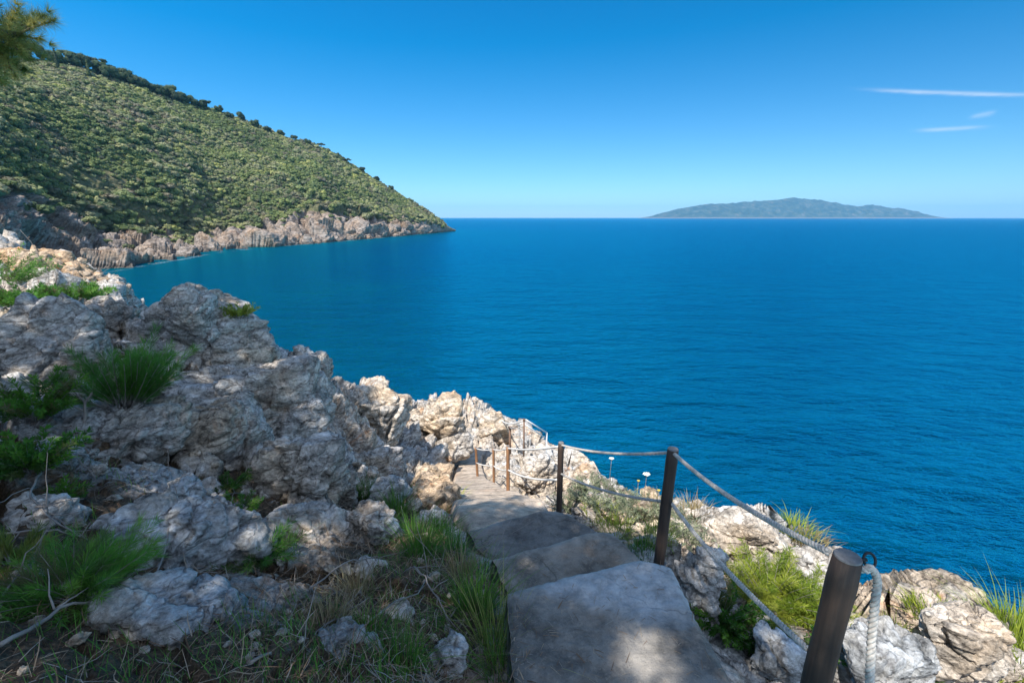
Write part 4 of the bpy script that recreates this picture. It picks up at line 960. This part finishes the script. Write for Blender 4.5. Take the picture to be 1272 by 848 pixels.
# pine seedling on the big rocks (three shoots fanning to the right)
S0 = atY(150, 505, 4.0)+UP
V, F, st_ = sprays(r, 46, 0.62, 0.25, 230, 0.11, 0.0017, 0.9, 0.12, leaf_up=1.6)
V2, F2, st2 = sprays(r, 26, 0.75, 0.2, 230, 0.11, 0.0017, 0.35, 0.05, leaf_up=1.6)
sh = math.radians(38); Rm = np.array([[math.cos(sh), 0, math.sin(sh)], [0, 1, 0], [-math.sin(sh), 0, math.cos(sh)]])
V2 = V2@Rm.T+[0.12, 0, 0]; st2 = [s@Rm.T+[0.12, 0, 0] for s in st2]
plant('pine_seedling', S0, (np.vstack([V, V2]), np.vstack([F, F2+len(V)])), st_+st2, M_lush, 'bushy bright green pine seedling fanning out over the grey rocks', 'pine seedling', per=4*230, srad=0.006)
leafy('pine_seedling', 90, 745, r, 'feathery green seedling spreading over needles at the lower left', M_lush, 60, 0.30, 0.16, 170, 0.07, 0.0014, 1.6, 'pine seedling', leaf_up=1.4)
leafy('leafy_plant', 30, 530, r, 'dark green bush at the left edge under the broad rock', M_green, 50, 0.42, 0.25, 90, 0.05, 0.006, 1.1)
leafy('leafy_plant', 20, 590, r, 'bright green bush lower down at the left edge', M_green, 50, 0.28, 0.22, 90, 0.045, 0.006, 1.3)
leafy('leafy_plant', 75, 622, r, 'small green plant in front of the pale jointed rock', M_green, 24, 0.13, 0.08, 60, 0.035, 0.004, 1.3)
leafy('leafy_plant', 110, 515, r, 'sparse dark green bush below the broad left rock', M_lush, 30, 0.3, 0.2, 90, 0.05, 0.003, 1.3)
leafy('pine_seedling', 15, 700, r, 'pale green seedling tuft at the left edge above the needles', M_needle, 26, 0.16, 0.1, 120, 0.06, 0.0014, 1.3, 'pine seedling', leaf_up=1.4)
leafy('leafy_plant', 285, 610, r, 'green plant in the gap left of the upright layered block', M_green, 26, 0.2, 0.1, 80, 0.04, 0.004, 1.1)
leafy('leafy_plant', 225, 545, r, 'small dark green plant in a joint of the shaded rocks', M_lush, 22, 0.16, 0.12, 60, 0.03, 0.004, 1.4)
leafy('leafy_plant', 320, 700, r, 'dull green bush left of the lying slab', M_lush, 30, 0.25, 0.12, 100, 0.06, 0.0018, 1.2, leaf_up=1.2)
leafy('leafy_plant', 300, 630, r, 'low plant creeping beside the foot of the layered block', M_lush, 20, 0.14, 0.1, 70, 0.04, 0.003, 1.4)
leafy('leafy_plant', 250, 530, r, 'tiny plant between the long rounded rock and the jointed ones', M_lush, 14, 0.14, 0.1, 50, 0.03, 0.004, 1.4)
# grasses in the hollow
TU = [(455, 622, 170, .26, M_green, 'bright grass tuft above the small pale slab'), (495, 640, 220, .34, M_green, 'tall green grass tuft at the sun and shade edge'), (430, 615, 120, .2, M_green, 'short grass tuft right of the layered block'),
      (475, 668, 160, .25, M_lush, 'dark grass behind the small pale slab'), (520, 690, 260, .32, M_green, 'wide green grass clump in the middle of the hollow'), (560, 690, 160, .24, M_lush, 'grass beside the left edge of the second step'),
      (545, 665, 140, .22, M_green, 'grass under the foot of the sunlit path'), (590, 765, 300, .30, M_green, 'thick green grass against the near step'), (612, 812, 120, .36, M_needle, 'tall pale stalks of grass by the bottom of the near step'),
      (455, 800, 140, .16, M_green, 'small lime green tuft near the bottom middle'), (400, 785, 160, .16, M_dry, 'dry yellowish tuft in the litter near the bottom'), (490, 830, 120, .2, M_green, 'grass tuft at the bottom edge left of the steps'),
      (345, 690, 90, .18, M_lush, 'thin grass over the left end of the lying slab'), (570, 720, 130, .22, M_dry, 'dry straw tuft in the hollow by the steps'), (440, 740, 130, .2, M_dry, 'dry brown straw tuft in the middle of the hollow'), (625, 840, 110, .22, M_lush, 'grass at the bottom left corner of the near step'),
      (595, 720, 120, .2, M_lush, 'dark grass at the corner between the upper steps'), (365, 650, 60, .15, M_lush, 'thin grass between the block and the slab')]
for px_, py_, n_t, h_, m_, lb in TU: tuft(px_, py_, r, lb, m_, int(n_t*1.3), h_, 0.10, 0.75, 0.0022)
TU2 = [(553, 628, 120, .22, M_lime, 'lime green tuft at the left side of the sunlit path'), (512, 665, 90, .25, M_green, 'green tuft beside the pinkish rock'), (765, 662, 140, .16, M_lime, 'low lime tuft right of the second step'),
       (800, 688, 170, .15, M_green, 'green tuft at the foot of the corner post'), (745, 648, 90, .14, M_lime, 'small sunlit tuft by the lower step'), (860, 655, 130, .2, M_dry, 'dry sunlit tuft on the edge left of the cream rock'),
       (820, 645, 120, .2, M_dry, 'dry tuft behind the corner post'), (965, 668, 160, .16, M_lime, 'yellow green tuft on top of the cream rock'), (985, 682, 110, .14, M_dry, 'dry orange tuft on the right of the cream rock'),
       (1262, 800, 420, .30, M_lime, 'bright yellow green grass clump at the right edge'), (1272, 838, 200, .22, M_lime, 'lower yellow green clump at the right edge'), (1150, 790, 260, .12, M_lime, 'flat lime tuft on the sunlit ledge at lower right'), (1110, 800, 180, .14, M_needle, 'dull tuft on the ledge right of the hanging rope'), (1130, 826, 240, .14, M_lush, 'dark tuft above the shaded rock at lower right'),
       (790, 640, 120, .14, M_grey, 'grey green tuft in the flowers beyond the steps'), (820, 675, 120, .14, M_lime, 'tuft between the corner post and the cliff edge')]
for px_, py_, n_t, h_, m_, lb in TU2:
    p_ = hit(px_, py_, -0.01); k_ = max(0.7, np.linalg.norm(p_-UP)/3.4); tuft(px_, py_, r, lb, m_, int(n_t*1.6), h_*k_*0.62, 0.11*k_, 0.8, 0.0022*k_, loc=p_)
# bush right of steps
leafy('yellow_green_bush', 955, 752, r, 'large yellow green feathery bush beneath the sagging ropes', M_lime, 120, 0.36, 0.26, 170, 0.05, 0.0019, 1.1, 'bush')
leafy('yellow_green_bush', 1000, 765, r, 'yellow green bush touching the nearest post', M_lime, 60, 0.28, 0.16, 150, 0.05, 0.0019, 0.9, 'bush')
leafy('leafy_bush', 893, 775, r, 'dark green leafy bush against the side of the near step', M_green, 80, 0.22, 0.17, 80, 0.03, 0.005, 1.4, 'bush')
leafy('leafy_bush', 935, 800, r, 'small dark green bush below the yellow one', M_green, 36, 0.16, 0.1, 70, 0.03, 0.005, 1.2, 'bush')
leafy('leafy_bush', 1005, 815, r, 'green bush at the foot of the nearest post', M_green, 30, 0.14, 0.1, 70, 0.03, 0.005, 1.2, 'bush')
# grey-green low plants on the slope between path and edge
GP = [(720, 622), (740, 630), (760, 636), (778, 648), (800, 650), (815, 660), (840, 662), (785, 630), (750, 612), (730, 608), (770, 618), (800, 636), (850, 676), (705, 632)]
for k, (px_, py_) in enumerate(GP):
    p_ = hit(px_, py_, -0.01); V, F, s_ = sprays(r, 26, 0.2, 0.2, 46, 0.035, 0.004, 1.2, 0.2)
    plant('cushion_plant', p_, (V, F), s_, M_grey, 'low grey green cushion plant on the sunlit slope beyond the steps', 'plant', per=184, group='cushion plants on the sunlit slope')
# wild carrot flowers
def umbel(p_, h, rad, label, n=1, mat=None, group=None):
    e = empty('wild_flower', tuple(p_), label, 'flower', group)
    mb = MB(); tp = np.array([0.03, 0.0, h]); stem = smoothline([(0, 0, 0), (0.02, 0.01, h*0.5), tp], 12); mb.tube(stem, 0.0035, 5); heads = []
    for k in range(18):
        a = k*2.4; q_ = math.sqrt((k+0.5)/18)*rad; en = tp+[math.cos(a)*q_, math.sin(a)*q_, 0.04]; mb.tube([tp, en], 0.0014, 4); heads.append(en)
    mb.build('stem', M_grey if False else M_twig, e)
    hb = MB(); V0, F0 = ico(2)
    for c in heads: hb.add(V0*np.array([rad*0.22, rad*0.22, rad*0.1])+c, F0)
    hb.build('flower_head', mat or M_flower, e)
F1 = atY(800, 592, 5.0); umbel(np.array([F1[0], F1[1], ground(F1[0], F1[1])]), F1[2]+CAM_Z-ground(F1[0], F1[1]), 0.042, 'white umbel flower held above the cliff edge, largest in view')
for (px_, py_, Y_, s_, mt, lb) in ((757, 572, 6.0, 0.035, M_flower, 'thin white flower spray left of the largest umbel'), (827, 606, 4.8, 0.02, M_flower, 'small white flower right of the largest umbel'), (815, 612, 4.9, 0.02, M_yellowfl, 'small yellow flower behind the corner post'), (790, 600, 5.2, 0.018, M_yellowfl, 'tiny yellow flower below the largest umbel')):
    q_ = atY(px_, py_, Y_); g = ground(q_[0], q_[1]); umbel(np.array([q_[0], q_[1], g]), max(0.1, min(0.8, q_[2]+CAM_Z-g)), s_, lb, mat=mt)
# plants on top of boulders and along the left ridge line
leafy('flowering_tuft', 298, 398, r, 'small yellow green tuft on the ridge of the peaked boulder', M_lime, 26, 0.26, 0.15, 60, 0.06, 0.005, 1.0, 'plant', loc=atY(298, 396, 7.0)+UP)
for k, (px_, py_, h_, lb) in enumerate(((40, 372, .5, 'dark green bush in the hollow behind the broad left rock'), (95, 366, .5, 'dark bush at the foot of the tan outcrop'), (5, 350, 1.1, 'dark shaded bush at the left edge before the tan outcrop'))):
    leafy('leafy_bush', px_, py_, r, lb, M_lush, 60, h_, 0.6, 90, 0.10, 0.008, 1.5, 'bush', loc=atY(px_, py_+8, 9.5+k)+UP)

# dead branches
def branch(p0, p1, r, rad=0.008, n_side=5, wig=0.05, label='', droop=0.0, name='dead_branch'):
    p0 = np.asarray(p0); p1 = np.asarray(p1); L = np.linalg.norm(p1-p0)
    k = 12; t = np.linspace(0, 1, k)[:, None]; m_ = p0*(1-t)+p1*t+np.cumsum(r.normal(size=(k, 3)), 0)*wig*L/6*np.sin(t*math.pi)
    m_[:, 2] += np.sin(t[:, 0]*math.pi)*droop*L
    mb = MB(); mb.tube(m_, np.linspace(rad, rad*0.35, k), 6)
    for q_ in range(n_side):
        i = r.integers(3, k-1); d_ = (m_[min(i+1, k-1)]-m_[i-1]); d_ /= np.linalg.norm(d_); d_ = d_+r.normal(size=3)*0.7; d_ /= np.linalg.norm(d_); l_ = L*r.uniform(0.15, 0.4)
        tw = m_[i]+d_*np.linspace(0, l_, 6)[:, None]+np.cumsum(r.normal(size=(6, 3)), 0)*0.012*l_*3
        mb.tube(tw, np.linspace(rad*0.5, rad*0.18, 6), 5)
    o = mb.build(name, M_twig); tag(o, label, 'branch'); return o
def B(px0, py0, px1, py1, rad, ns, lb, l0=0.02, l1=0.05, droop=0.05):
    branch(hit(px0, py0, l0), hit(px1, py1, l1), r, rad, ns, 0.12, lb, droop)
branch(atY(100, 540, 3.6)+UP, atY(128, 460, 3.9)+UP, r, 0.016, 6, 0.15, 'thick grey dead trunk standing beside the pine seedling')
B(40, 600, 100, 680, 0.008, 6, 'curved grey branch reaching down in front of the left rocks', 0.05, 0.06)
B(0, 668, 110, 680, 0.007, 5, 'pale horizontal branch at the left edge above the seedlings')
B(0, 808, 150, 752, 0.009, 5, 'long branch lying across the needles at bottom left')
B(0, 768, 60, 700, 0.006, 4, 'thin branch crossing at the lower left edge')
B(185, 740, 300, 640, 0.005, 5, 'thin twig leaning over the jagged blue grey rock', 0.02, 0.12)
B(150, 755, 320, 760, 0.006, 5, 'long twig lying between the jagged rock and the mound')
B(430, 800, 560, 670, 0.005, 6, 'long thin stalk rising from the hollow to the path', 0.02, 0.05)
B(500, 720, 560, 790, 0.006, 7, 'arching grey branch in the middle of the hollow', 0.05, 0.06, 0.3)
B(380, 740, 470, 700, 0.005, 7, 'branched twig lying before the lying slab')
B(300, 835, 430, 770, 0.006, 6, 'grey twig near the bottom edge, left of the dry tuft')
B(560, 770, 625, 690, 0.005, 5, 'twig leaning on the side of the steps')
B(60, 560, 120, 610, 0.007, 7, 'tangled twigs at the foot of the broad left rock')
B(0, 375, 120, 378, 0.02, 6, 'long grey dead stem lying behind the broad left rock')

# litter: dry needles, straw and small twigs
q = np.random.default_rng(31); LV = []; cntm = 0
Zs = soil.reshape(NA, NR); cand = []
ii = q.integers(0, NA, 60000); jj = q.integers(0, NR, 60000); sl = Zs[ii, jj]; rj = rr[jj]
ok = (sl+q.normal(0, 0.15, len(sl)) > 0.42) & (rj < 6) & (np.abs(_aaT[ii]) < R(65)); ii = ii[ok][:15000]; jj = jj[ok][:15000]
base = GT[ii, jj]; n = len(base)
az = q.uniform(0, 6.283, n); L = q.uniform(0.03, 0.11, n)*(1+0.1*np.hypot(base[:, 0], base[:, 1])); up_ = q.uniform(-0.1, 0.35, n)
dr = np.stack([np.cos(az), np.sin(az), up_], 1); sd_ = np.stack([-np.sin(az), np.cos(az), 0*az], 1)*q.uniform(0.0005, 0.0019, n)[:, None]
b0 = base+np.array([0, 0, 0.006])+q.uniform(0, 0.02, (n, 1))*np.array([0, 0, 1]); e0 = b0+dr*L[:, None]; mid = (b0+e0)/2+np.array([0, 0, 0.004])+q.normal(size=(n, 3))*0.006
V = np.stack([b0-sd_, b0+sd_, mid+sd_, mid-sd_, mid-sd_, mid+sd_, e0+sd_*0.5, e0-sd_*0.5], 1).reshape(-1, 3)
# a little of the litter has blown onto the steps
SB = []
for so in (s1, s2, s3):
    SB.append(BVHTree.FromPolygons([v.co[:] for v in so.data.vertices], [tuple(pp.vertices) for pp in so.data.polygons]))
extra = []
for k in range(520):
    gx, gy = q.uniform(580, 900), q.uniform(650, 860)
    if k % 2: gx = 575+(gy-640)*0.27+abs(q.normal())*22      # thicker along the left edge
    a_, b_, c_ = ray(gx, gy); dvec = Vector((a_, b_, c_)).normalized(); best = None
    for bv in SB:
        h_ = bv.ray_cast(Vector(UP), dvec, 8)
        if h_[0] is not None and h_[1].z > 0.5 and (best is None or h_[3] < best[3]): best = h_
    if best is None: continue
    b_0 = np.array(best[0])+[0, 0, 0.003]; az_ = q.uniform(0, 6.28); L_ = q.uniform(0.015, 0.07)
    dr_ = np.array([math.cos(az_), math.sin(az_), q.uniform(0, 0.08)])*L_; sd1 = np.array([-math.sin(az_), math.cos(az_), 0])*q.uniform(0.0007, 0.003 if k % 5 == 0 else 0.0013)
    m_0 = b_0+dr_*0.5+np.array([0, 0, 0.002]); extra.append(np.stack([b_0-sd1, b_0+sd1, m_0+sd1, m_0-sd1, m_0-sd1, m_0+sd1, b_0+dr_+sd1*.4, b_0+dr_-sd1*.4]))
V = np.vstack([V]+extra); n += len(extra)
lit = link('needle_litter', mesh_np('needle_litter', V, np.arange(len(V)).reshape(-1, 4), False, {'tint': np.repeat(q.random(n), 8)}), leaf_mat('litter_straw', [(0.09, 0.055, 0.035), (0.22, 0.13, 0.075), (0.36, 0.27, 0.18), (0.30, 0.29, 0.27)], 0.1, 0.9, rnd=False))
tag(lit, 'dry brown pine needles, straw and twigs on the shaded ground', 'litter', kind='stuff')
# thin ground cover: scattered grass blades and herbs in the hollow and joints
LV = []
ii = q.integers(0, NA, 90000); jj = q.integers(0, NR, 90000); bz = GT[ii, jj]
gm = fbm(bz*1.0, 1.3, 3, 91)
stv = polydist(bz[:, 0], bz[:, 1], stair_poly)
ok = (gm+0.62*Zs[ii, jj] > 0.40) & (stv > 0.05) & (stv < 9) & (sd.reshape(NA, NR)[ii, jj] < -0.1) & (rr[jj] < 9) & (bz[:, 0] < 0.6); bz = bz[ok][:20000]
n = len(bz); az = q.uniform(0, 6.283, n); L = q.uniform(0.03, 0.12, n); dr = np.stack([np.cos(az)*0.5, np.sin(az)*0.5, np.ones(n)], 1); dr /= np.linalg.norm(dr, axis=1)[:, None]
sd_ = np.stack([-np.sin(az), np.cos(az), 0*az], 1)*0.002; e0 = bz+dr*L[:, None]; mid = (bz+e0)/2
V = np.stack([bz-sd_, bz+sd_, mid+sd_, mid-sd_, mid-sd_, mid+sd_, e0, e0], 1)
V = np.stack([bz-sd_, bz+sd_, e0+dr*0], 1).reshape(-1, 3)
gc = link('ground_herbs', mesh_np('ground_herbs', V, np.arange(len(V)).reshape(-1, 3), False, {'tint': np.repeat(q.random(n), 3)}), M_lush); tag(gc, 'thin green herbs growing in the rock joints and hollow', 'herbs', kind='stuff')

# ================================================================ PINES (mostly outside the frame; one branch hangs in)
def needle_tufts(r, centers, n_per, ln, wd, dirs=None):
    m_ = len(centers); c = np.repeat(centers, n_per, 0); d_ = r.normal(size=(m_*n_per, 3)); d_ /= np.linalg.norm(d_, axis=1)[:, None]
    if dirs is not None: d_ = d_+np.repeat(dirs, n_per, 0)*0.9; d_ /= np.linalg.norm(d_, axis=1)[:, None]
    s = np.cross(d_, r.normal(size=d_.shape)); s /= np.linalg.norm(s, axis=1)[:, None]; l_ = ln*r.uniform(0.7, 1.15, (len(c), 1))
    V = np.stack([c-s*wd, c+s*wd, c+d_*l_], 1).reshape(-1, 3); return V, np.arange(len(V)).reshape(-1, 3)
def pine(base, crowns, label, n_cl, low_limbs=(), seed=0):
    r = np.random.default_rng(seed); base = np.asarray(base, float)
    e = empty('pine_tree', tuple(base+UP), label, 'pine tree')
    mb = MB(); topc = np.mean([c[0] for c in crowns], 0)-base
    tr = smoothline([(0, 0, -0.6), topc*np.array([0.1, 0.1, 0.4]), topc*np.array([0.5, 0.5, 0.75]), topc], 20); mb.tube(tr, np.linspace(0.2, 0.07, len(tr)), 10)
    mb.build('trunk', M_bark, e)
    cs = []; lm = MB()
    for (cc, rad_) in crowns:
        cc = np.asarray(cc)-base; n = int(n_cl*rad_[0]*rad_[1]/9)
        a = r.uniform(0, 6.283, n); q_ = np.sqrt(r.random(n)); p_ = np.stack([np.cos(a)*q_*rad_[0], np.sin(a)*q_*rad_[1], r.normal(size=n)*rad_[2]*0.5*(1-q_**2*0.6)], 1)+cc
        for gx, gy in ((785, 806), (822, 822), (700, 760)):           # small gaps in the crown let sun through to the step
            g_ = atZ(gx, gy, -2.0)-base; rel = p_-g_; sd3 = np.array(sdir); p_ = p_[np.linalg.norm(rel-np.outer(rel@sd3, sd3), axis=1) > (0.15 if gx > 701 else 0.08)]
        n = len(p_); cs.append(p_)
        for k in range(9):
            j = r.integers(n); lm.tube(smoothline([tr[12+k % 7], (tr[12]+p_[j])/2+[0, 0, -0.2], p_[j]], 10), np.linspace(0.05, 0.012, 11 if False else len(smoothline([tr[12], tr[13], tr[14]], 10))), 6)
    for path_, ends, dirs_ in low_limbs:
        pp = smoothline(np.vstack([tr[9], np.asarray(path_)-base]), 24); lm.tube(pp, np.linspace(0.05, 0.008, len(pp)), 6)
        for q_ in ends:
            q_ = np.asarray(q_)-base; j = np.argmin(np.linalg.norm(pp-q_, axis=1)); lm.tube([pp[max(0, j-2)], (pp[max(0, j-2)]+q_)/2+[0, 0, 0.02], q_], [0.012, 0.009, 0.006], 5)
    lm.build('limb', M_bark, e)
    c = np.vstack(cs); V, F = needle_tufts(r, c, 34, 0.22, 0.020)
    Vs = [V]; Ts = [np.repeat(r.random(len(c)), 34*3)]
    for path_, ends, dirs_ in low_limbs:
        ends = np.asarray(ends)-base; dirs_ = np.asarray(dirs_)
        for q_, dv in zip(ends, dirs_):
            sub = q_+dv*np.linspace(-0.22, 0.05, 7)[:, None]+r.normal(size=(7, 3))*0.012
            V, F = needle_tufts(r, sub, 75, 0.13, 0.0016, np.repeat(dv[None], 7, 0)); Vs.append(V); Ts.append(np.full(len(V), r.uniform(0.3, 0.95)))
    V = np.vstack(Vs); link('crown', mesh_np('crown', V, np.arange(len(V)).reshape(-1, 3), False, {'tint': np.concatenate(Ts)*0.999}), M_needle, e)
ends = []; dirs_ = []
for px_, py_, dx, dy in ((-10, 10, .6, .4), (8, 22, .8, .5), (22, 14, .7, .7), (40, 22, .9, .3), (55, 20, .8, .55), (62, 28, 1, .1), (30, 36, 1, 0), (12, 42, .9, -.1), (35, 52, .9, -.3), (50, 50, .9, -.4), (5, 58, .8, -.4), (22, 62, .6, -.6), (-10, 70, .5, -.5), (12, 76, .5, -.7), (25, 78, .4, -.8), (0, 82, .2, -.9), (-20, 40, .7, 0), (-15, 90, .3, -.8), (-30, 20, .5, .5), (18, 50, .9, -.2), (30, 70, .7, -.5), (15, 88, .5, -.8), (-5, 95, .3, -.9), (5, 68, .6, -.5), (38, 62, .8, -.4), (-8, 55, .7, -.2), (10, 33, .9, .2), (-12, 78, .5, -.6), (28, 26, .8, .3)):
    ends.append(atY(px_, py_, 5.2+r.normal()*0.2)); v_ = np.array([dx, r.normal()*0.3, dy]); dirs_.append(v_/np.linalg.norm(v_))
lp = [(-9.0, 3.5, 2.6), (-7.3, 4.8, 2.5), atY(-20, 50, 5.2), atY(20, 40, 5.2)]
crA = [((-7.5, 1.6, 4.6), (3.0, 2.9, 1.0)), ((-5.3, 1.3, 4.3), (1.5, 1.3, 0.7)), ((-8.2, 4.3, 4.8), (2.4, 2.0, 0.8))]
crB = [((-3.5, -1.2, 4.4), (2.5, 2.3, 1.0)), ((-2.0, -1.9, 4.6), (1.35, 2.0, 0.8)), ((-5.5, -3.0, 4.8), (2.5, 2.5, 0.9))]
pine((-10.0, 1.0, 0.3), crA, 'pine tree at the upper left whose needled branch hangs into the sky', 1500, [(lp, ends, dirs_)], 41)
pine((-6.2, -3.2, 0.3), crB, 'pine tree behind the camera that shades the near steps', 1700, (), 42)

# ================================================================ HAZE
hb = bmesh.new(); bmesh.ops.create_cube(hb, size=1.0); hm = bpy.data.meshes.new('haze'); hb.to_mesh(hm); hb.free()
hz = link('haze', hm); hz.scale = (27000, 27000, 330); hz.location = (0, 0, 165-6); tag(hz, kind='stuff')
m = bpy.data.materials.new('haze'); m.use_nodes = True; nt = m.node_tree; nt.nodes.clear()
pv = N(nt, 'ShaderNodeVolumePrincipled', i_Density=6.5e-5, i_Anisotropy=0.0); pv.inputs['Color'].default_value = (0.22, 0.58, 1.0, 1)
mo = N(nt, 'ShaderNodeOutputMaterial'); nt.links.new(pv.outputs[0], mo.inputs['Volume']); hm.materials.append(m)
